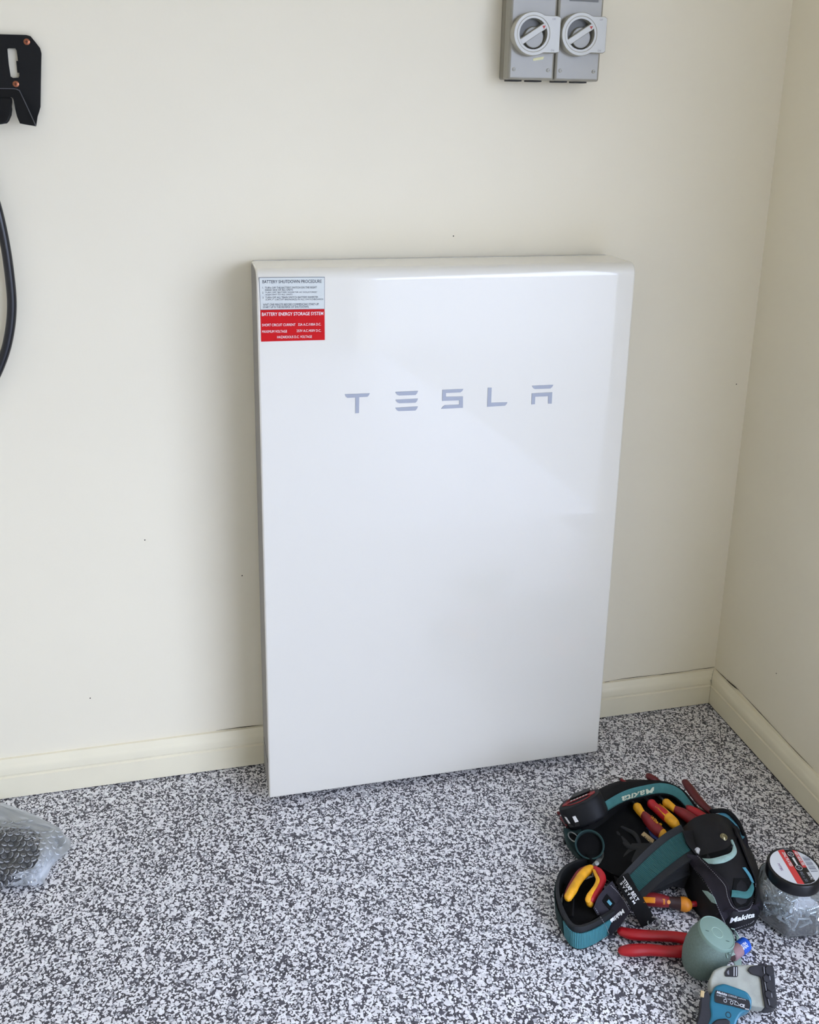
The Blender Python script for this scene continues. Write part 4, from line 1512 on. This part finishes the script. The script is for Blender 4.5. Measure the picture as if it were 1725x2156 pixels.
# ------------------------------------------------------------------ speaker
vd = Vector((.576, .818, 0))
vr = Vector((.818, -.576, 0))
ax = (Vector((0, 0, 1)) * .93 + vr * .30 + vd * .0).normalized()
SK_ = .875
stop = F(1511, 1963, .0965)
SH = .104 * SK_
sb0 = stop - ax * SH
SPK = root('portable_speaker', (sb0.x, sb0.y, 0), 'sage green fabric portable speaker leaning between the cutter and the power tool', 'speaker')
obj('fabric_body', lathe([(a * SK_, b * SK_) for a, b in [(.025, .001), (.032, .004), (.0400, .026), (.0440, .048), (.0438, .068), (.0405, .086), (.0372, .097)]], sb0, ax, seg=56), 'sage_mesh', SPK, surf=True, angle=60)
obj('base_pad', lathe([(.018, -.003), (.024, -.001), (.026, .004)], sb0, ax, seg=40), 'sage_dark', SPK)
tp = obj('top_rim', lathe([(a * SK_, b * SK_) for a, b in [(.0374, .096), (.0374, .100), (.0362, .1035), (.0350, .1040), (.0342, .1028), (.0334, .1032), (.001, .1032)]], sb0, ax, seg=56), 'sage_rubber', SPK, surf=True,
         angle=30)
su, sv2, sn2 = frame(ax, vd)
obj('centre_button', tube([sb0 + ax * (.1034 * SK_) + su * (.0098 * math.cos(q)) + sv2 * (.0098 * math.sin(q)) for q in np.linspace(0, 2 * math.pi, 24)], .0005, seg=6, n=40, round_ends=False),
    'sage_light', tp)
for px, py in ((1488, 1959), (1531, 1981)):
    c_ = PP(px, py, sb0 + ax * (.1036 * SK_), ax)
    d_ = vr
    obj('volume_mark', obox(c_, vr, ax.cross(vr), ax, .008, .0011, .0006), 'sage_dark', tp, smooth=False)
# moulded skirt from the lid sweeping down to the strap loop
obj('lid_skirt', sheet(on([(1540, 1952), (1549, 1968), (1551, 1984), (1545, 1999), (1528, 2007)], .0014),
                       on([(1546, 1954), (1556, 1972), (1559, 1990), (1554, 2008), (1530, 2016)], .0014), n=24, w=4, thick=.0012), 'sage_light', SPK, angle=60)
obj('strap_loop', tube([S(1534, 2006, .002), S(1546, 2004, .005), S(1555, 1998, .006), S(1558, 1988, .002)], [.0025, .003, .003, .0025], seg=10, flat=.6), 'sage_rubber', SPK)
obj('ribbed_panel', sheet(on([(1540, 2019), (1546, 2028), (1549, 2036)], .001), on([(1556, 2008), (1561, 2020), (1562, 2034)], .001), n=10, w=6, thick=.001), 'sage_light', SPK)

# small blue capped tube behind the speaker
MK = root('glue_tube', F(1568, 2005, 0), 'small bright blue capped tube with white lettering beside the speaker', 'tube')
m0, m1 = F(1556, 1999, .0128), F(1573, 1986, .0128)
md = (m1 - m0).normalized()
obj('cap', lathe([(.010, 0), (.0122, .001), (.0125, .018), (.0118, .021), (.009, .022)], m0, md, seg=28), 'marker_blue', MK, surf=True, angle=40)
obj('body', lathe([(.010, -.022), (.0115, -.020), (.0115, .001)], m0, md, seg=24), 'marker_pink', MK)
obj('cap_end', lathe([(.009, .0215), (.0085, .024), (.004, .025)], m0, md, seg=20), 'marker_navy', MK)
for s_, a_, b_ in (('ULTRA', (1561, 1996), (1573, 1987)), ('FIX', (1567, 2000), (1577, 1992))):
    obj('lettering', stext(s_, a_, b_, (-2.5, -5), .0006, 0, .03), 'print_white', MK, smooth=False)

# ------------------------------------------------------------------ cordless power tool, on its side
tilt_n = (Vector((0, 0, 1)) * .80 - vd * .56 + vr * .05).normalized()
to = F(1560, 2156, .034)


def TP(px, py, off=0.0):
    return PP(px, py, to + tilt_n * off, tilt_n)


PT = root('power_tool', F(1560, 2090, 0), 'grey and teal cordless power tool with black rubber bumper at the bottom edge', 'power tool')
PT0 = -tilt_n


def plate(pts, off, depth, k=5, f=.28):
    return prism([TP(a, b, off) for a, b in rounded(pts, k, f)], PT0 * depth)


head = obj('gear_housing', plate([(1494, 2062), (1503, 2042), (1526, 2032), (1604, 2030), (1616, 2080), (1614, 2122), (1585, 2120), (1556, 2104), (1524, 2092), (1496, 2094)],
                                 0, .046), 'cast_grey', PT, bevel=.006, seg=4, surf=True, angle=50)
bump = obj('rubber_bumper', plate([(1580, 2034), (1606, 2030), (1630, 2033), (1634, 2080), (1638, 2122), (1612, 2124), (1606, 2090), (1602, 2056), (1582, 2051), (1574, 2042)],
                                  .004, .052, 4, .2), 'rubber_black', PT, bevel=.003, seg=3, surf=True, angle=50)
for i, (px, py) in enumerate([(1621, 2044), (1614, 2061), (1623, 2077), (1618, 2094), (1627, 2110)]):
    c_ = TP(px, py, .0045)
    e1 = (TP(px + 10, py, .0045) - c_).normalized()
    e2 = tilt_n.cross(e1)
    rx = .0078 if i % 2 == 0 else .0058
    obj('bumper_lug', prism([c_ + e1 * (rx * math.cos(q)) + e2 * (rx * 1.05 * math.sin(q)) for q in [math.pi / 6 + math.pi / 3 * j for j in range(6)]], tilt_n * .0022), 'rubber_black',
        bump, bevel=.0008)
for a, b in (((1609, 2036), (1610, 2049)), ((1611, 2068), (1614, 2085)), ((1618, 2104), (1621, 2116)), ((1621, 2055), (1622, 2063)), ((1625, 2092), (1626, 2100))):
    obj('bumper_edge', tube([TP(*a, .0062), TP(*b, .0062)], .0008, seg=6), 'bumper_edge', bump)
plq = obj('spec_plate', plate([(1526, 2048), (1532, 2038), (1542, 2034), (1554, 2034), (1554, 2057), (1527, 2056)], .0012, .002, 2, .08), 'tool_label_black', PT, smooth=False)
for x_ in (1545.5, 1550.5):
    obj('white_rule', prism([TP(x_, 2036, .0016), TP(x_ + 1.6, 2036, .0016), TP(x_ + 1.4, 2055, .0016), TP(x_ - .2, 2055, .0016)], PT0 * .0004), 'tool_print', plq, smooth=False)
obj('white_rule', prism([TP(1531, 2046, .0016), TP(1535, 2042, .0016), TP(1536, 2052, .0016), TP(1533, 2052, .0016)], PT0 * .0004), 'bumper_edge', plq, smooth=False)
body = obj('motor_body', plate([(1496, 2095), (1506, 2076), (1524, 2070), (1548, 2078), (1574, 2088), (1584, 2104), (1582, 2126), (1562, 2134), (1552, 2150), (1542, 2190), (1530, 2250),
                                (1462, 2250), (1476, 2190), (1498, 2140), (1494, 2116)], .006, .048), 'tool_teal', PT, bevel=.007, seg=4, surf=True, angle=50)
obj('rear_grip', plate([(1490, 2084), (1497, 2100), (1496, 2125), (1502, 2140), (1482, 2180), (1462, 2250), (1430, 2250), (1452, 2185), (1470, 2150), (1476, 2120), (1476, 2100)], .004, .044),
    'rubber_black', PT, bevel=.006, seg=4, angle=50)
obj('grip_pad', plate([(1498, 2156), (1510, 2146), (1530, 2144), (1538, 2150), (1540, 2180), (1528, 2250), (1478, 2250), (1484, 2195)], .0085, .006, 4, .25), 'rubber_black', PT, bevel=.002)
tlab = obj('rating_plate', plate([(1508, 2084), (1536, 2092), (1578, 2106), (1581, 2118), (1578, 2128), (1545, 2119), (1506, 2110), (1505, 2098)], .0076, .0022, 3, .12), 'tool_label_black', PT,
           smooth=False, surf=True)


def tptext(s, a, b, h, mat='tool_print', bold=.0, shear=0.0):
    A_, B_ = TP(*a, .0082), TP(*b, .0082)
    C_ = TP(a[0] + 1.0, a[1] - h, .0082)
    obj('lettering', text(s, A_, B_, C_ - A_, bold=bold, shear=shear), mat, tlab, smooth=False)


tptext('Makita', (1509, 2091), (1531, 2097), 5.0, bold=.03, shear=.2)
tptext('CORDLESS', (1533, 2097), (1552, 2102), 3.4)
tptext('JAPAN', (1554, 2103), (1570, 2107), 2.6)
tptext('10.8V DC', (1509, 2096), (1529, 2101), 2.6)
tptext('0-1500 min', (1527, 2103), (1550, 2109), 2.6)
tptext('CE', (1557.5, 2119), (1568, 2122), 6.5, bold=.04)
tptext('MADE', (1569, 2125), (1577, 2127), 2.4, bold=.03)
obj('symbol', tube([TP(*p, .0084) for p in [(1547, 2115), (1550, 2108), (1557, 2117), (1547, 2115)]], .0004, seg=5, n=14), 'tool_print', tlab)
obj('symbol', tube([TP(1541 + 3 * math.cos(q), 2111 + 3.4 * math.sin(q), .0084) for q in np.linspace(0, 6.28, 10)], .0004, seg=5, n=18), 'tool_print', tlab)
obj('symbol', tube([TP(*p, .0084) for p in [(1525, 2104), (1530, 2105), (1530, 2110), (1525, 2109), (1525, 2104)]], .0004, seg=5, n=16), 'tool_print', tlab)
c_ = TP(1534, 2137, .0055)
obj('screw_recess', lathe([(.0045, -.001), (.0045, .0008), (.0034, .0009), (.0032, -.0004), (.0, -.0004)], c_, tilt_n, seg=18), 'tool_label_black', PT)
obj('rear_button', obox(TP(1479, 2093, .002), vr, tilt_n.cross(vr), tilt_n, .006, .010, .006), 'wood_cream', PT, bevel=.001)

# ------------------------------------------------------------------ bubble wrapped part on the floor at the left
BW = root('bubble_wrap', F(60, 1790, 0), 'crumpled clear bubble wrap bag on the floor near the left edge', 'bubble wrap')
dm = root('wrapped_part', F(20, 1800, 0), 'dark grey rounded part seen through the bubble wrap', 'spare part')
dl = [(-60, 1752), (10, 1748), (45, 1752), (72, 1768), (80, 1790), (78, 1815), (60, 1832), (20, 1842), (-60, 1846)]
dpts = [F(a, b, .028) for a, b in rounded(dl, 4, .3)]
obj('housing', prism(dpts, (0, 0, -.0265)), 'module_dark', dm, bevel=.010, seg=4)
obj('face_panel', prism([F(a, b, .0285) for a, b in rounded([(-40, 1768), (50, 1768), (64, 1792), (50, 1822), (-40, 1828)], 4, .3)], (0, 0, .0015)), 'module_dark', dm, bevel=.0006)


def wrap_h(px, py):
    """height of the film over a pixel spot"""
    d = math.hypot((px - 25) / 70.0, (py - 1795) / 52.0)
    h = .036 if d < .85 else max(.006, .036 - (d - .85) * .052)
    return h + .003 * math.sin(px * .13 + py * .05) + .0025 * math.sin(py * .17 - px * .07)


def film(outline, hoff, n=26, jag=0.0):
    """a sheet spanning an outline given as (left,right) pixel limits for each row"""
    V, Fc = [], []
    for i, (py, a, b) in enumerate(outline):
        for j in range(n):
            f = j / (n - 1)
            px = a + (b - a) * f
            edge = min(f, 1 - f, i / len(outline), 1 - i / (len(outline) - .99))
            z = wrap_h(px, py) + hoff
            if f > .85 or i > len(outline) - 3:
                z = z * (1 - .75 * max((f - .85) / .15, (i - len(outline) + 3) / 3.0 if i > len(outline) - 3 else 0))
            V.append(F(px, py, max(.002, z + random.uniform(-jag, jag))))
    m = len(outline)
    for i in range(m - 1):
        for j in range(n - 1):
            a = i * n + j
            Fc.append((a, a + 1, a + n + 1, a + n))
    return (V, Fc)


o1 = [(y, -70, b) for y, b in [(1697, 10), (1706, 40), (1714, 62), (1722, 82), (1730, 98), (1738, 118), (1746, 130), (1754, 135), (1762, 140), (1770, 152), (1778, 160), (1786, 152),
                              (1794, 146), (1802, 140), (1810, 130), (1818, 120), (1826, 112), (1834, 106), (1842, 100), (1850, 98), (1858, 100), (1866, 90), (1872, 30)]]
obj('film_sheet', film(o1, .0, jag=.0012), 'bubble_film', BW, surf=False, angle=180)
o2 = [(y, a, b) for y, a, b in [(1702, -60, 20), (1716, -60, 66), (1730, -60, 92), (1742, 60, 122), (1756, 84, 128), (1770, 92, 140), (1784, 96, 146), (1798, 92, 130), (1812, 88, 112),
                                (1826, 80, 104), (1840, 66, 94), (1854, 40, 88), (1864, 20, 76)]]
obj('film_fold', film(o2, -.004, n=14, jag=.0016), 'bubble_fold', BW, angle=180)
o3 = [(1690, -70, 5), (1704, -70, 45), (1718, -70, 80), (1730, -70, 100), (1742, 30, 124), (1752, 90, 130), (1766, 100, 136)]
obj('film_fold', film(o3, -.003, n=14, jag=.0012), 'bubble_fold', BW, angle=180)
o4 = [(1745, 96, 128), (1757, 90, 133), (1770, 84, 150), (1784, 84, 148), (1798, 84, 138), (1812, 80, 120), (1826, 70, 108), (1838, 40, 102), (1850, 0, 96), (1860, -40, 92)]
obj('film_fold', film(o4, -.004, n=12, jag=.0014), 'bubble_fold', BW, angle=180)

bub = None
pit_x, pit_y = 14.0, 11.6
cnt = 0
row = 0
py = 1733.0
while py < 1862:
    px = -34.0 + (7.0 if row % 2 else 0.0)
    while px < 142:
        lim = [b for (y, a, b) in o1 if abs(y - py) <= 5]
        if px < (lim[0] if lim else 60) - 14 and not (py < 1745 and px > 70):
            x_, y_ = px + random.uniform(-1.2, 1.2), py + random.uniform(-1, 1) - px * .06
            c = F(x_, y_, wrap_h(x_, y_) + .0006)
            e = 2.0
            dx = F(x_ + e, y_, wrap_h(x_ + e, y_)) - F(x_ - e, y_, wrap_h(x_ - e, y_))
            dy = F(x_, y_ - e, wrap_h(x_, y_ - e)) - F(x_, y_ + e, wrap_h(x_, y_ + e))
            nn = dx.cross(dy).normalized()
            if nn.z < 0:
                nn = -nn
            if bub is None:
                bub = obj('bubble', lathe([(.0058, 0), (.0050, .0020), (.0046, .0030), (.0036, .0037), (.0018, .0041), (.0003, .0041)], (0, 0, 0), (0, 0, 1), seg=14, cap=False),
                          'bubble_dome', BW, angle=180)
                ORG_ = ORG[BW.name]
                me_ = bub.data
                me_.materials.append(MATS['bubble_rim'])
                for p_ in me_.polygons:
                    if p_.center.z + ORG_.z < .0019:
                        p_.material_index = 1
                for v in me_.vertices:
                    v.co += ORG_
                b_ = bub
            else:
                b_ = bub.copy()
                col.objects.link(b_)
            b_.location = c - ORG[BW.name]
            b_.rotation_euler = nn.to_track_quat('Z', 'Y').to_euler()
            k_ = random.uniform(.88, 1.05)
            b_.scale = (k_, k_, k_ * random.uniform(.6, 1.1))
            cnt += 1
        px += pit_x
    py += pit_y
    row += 1
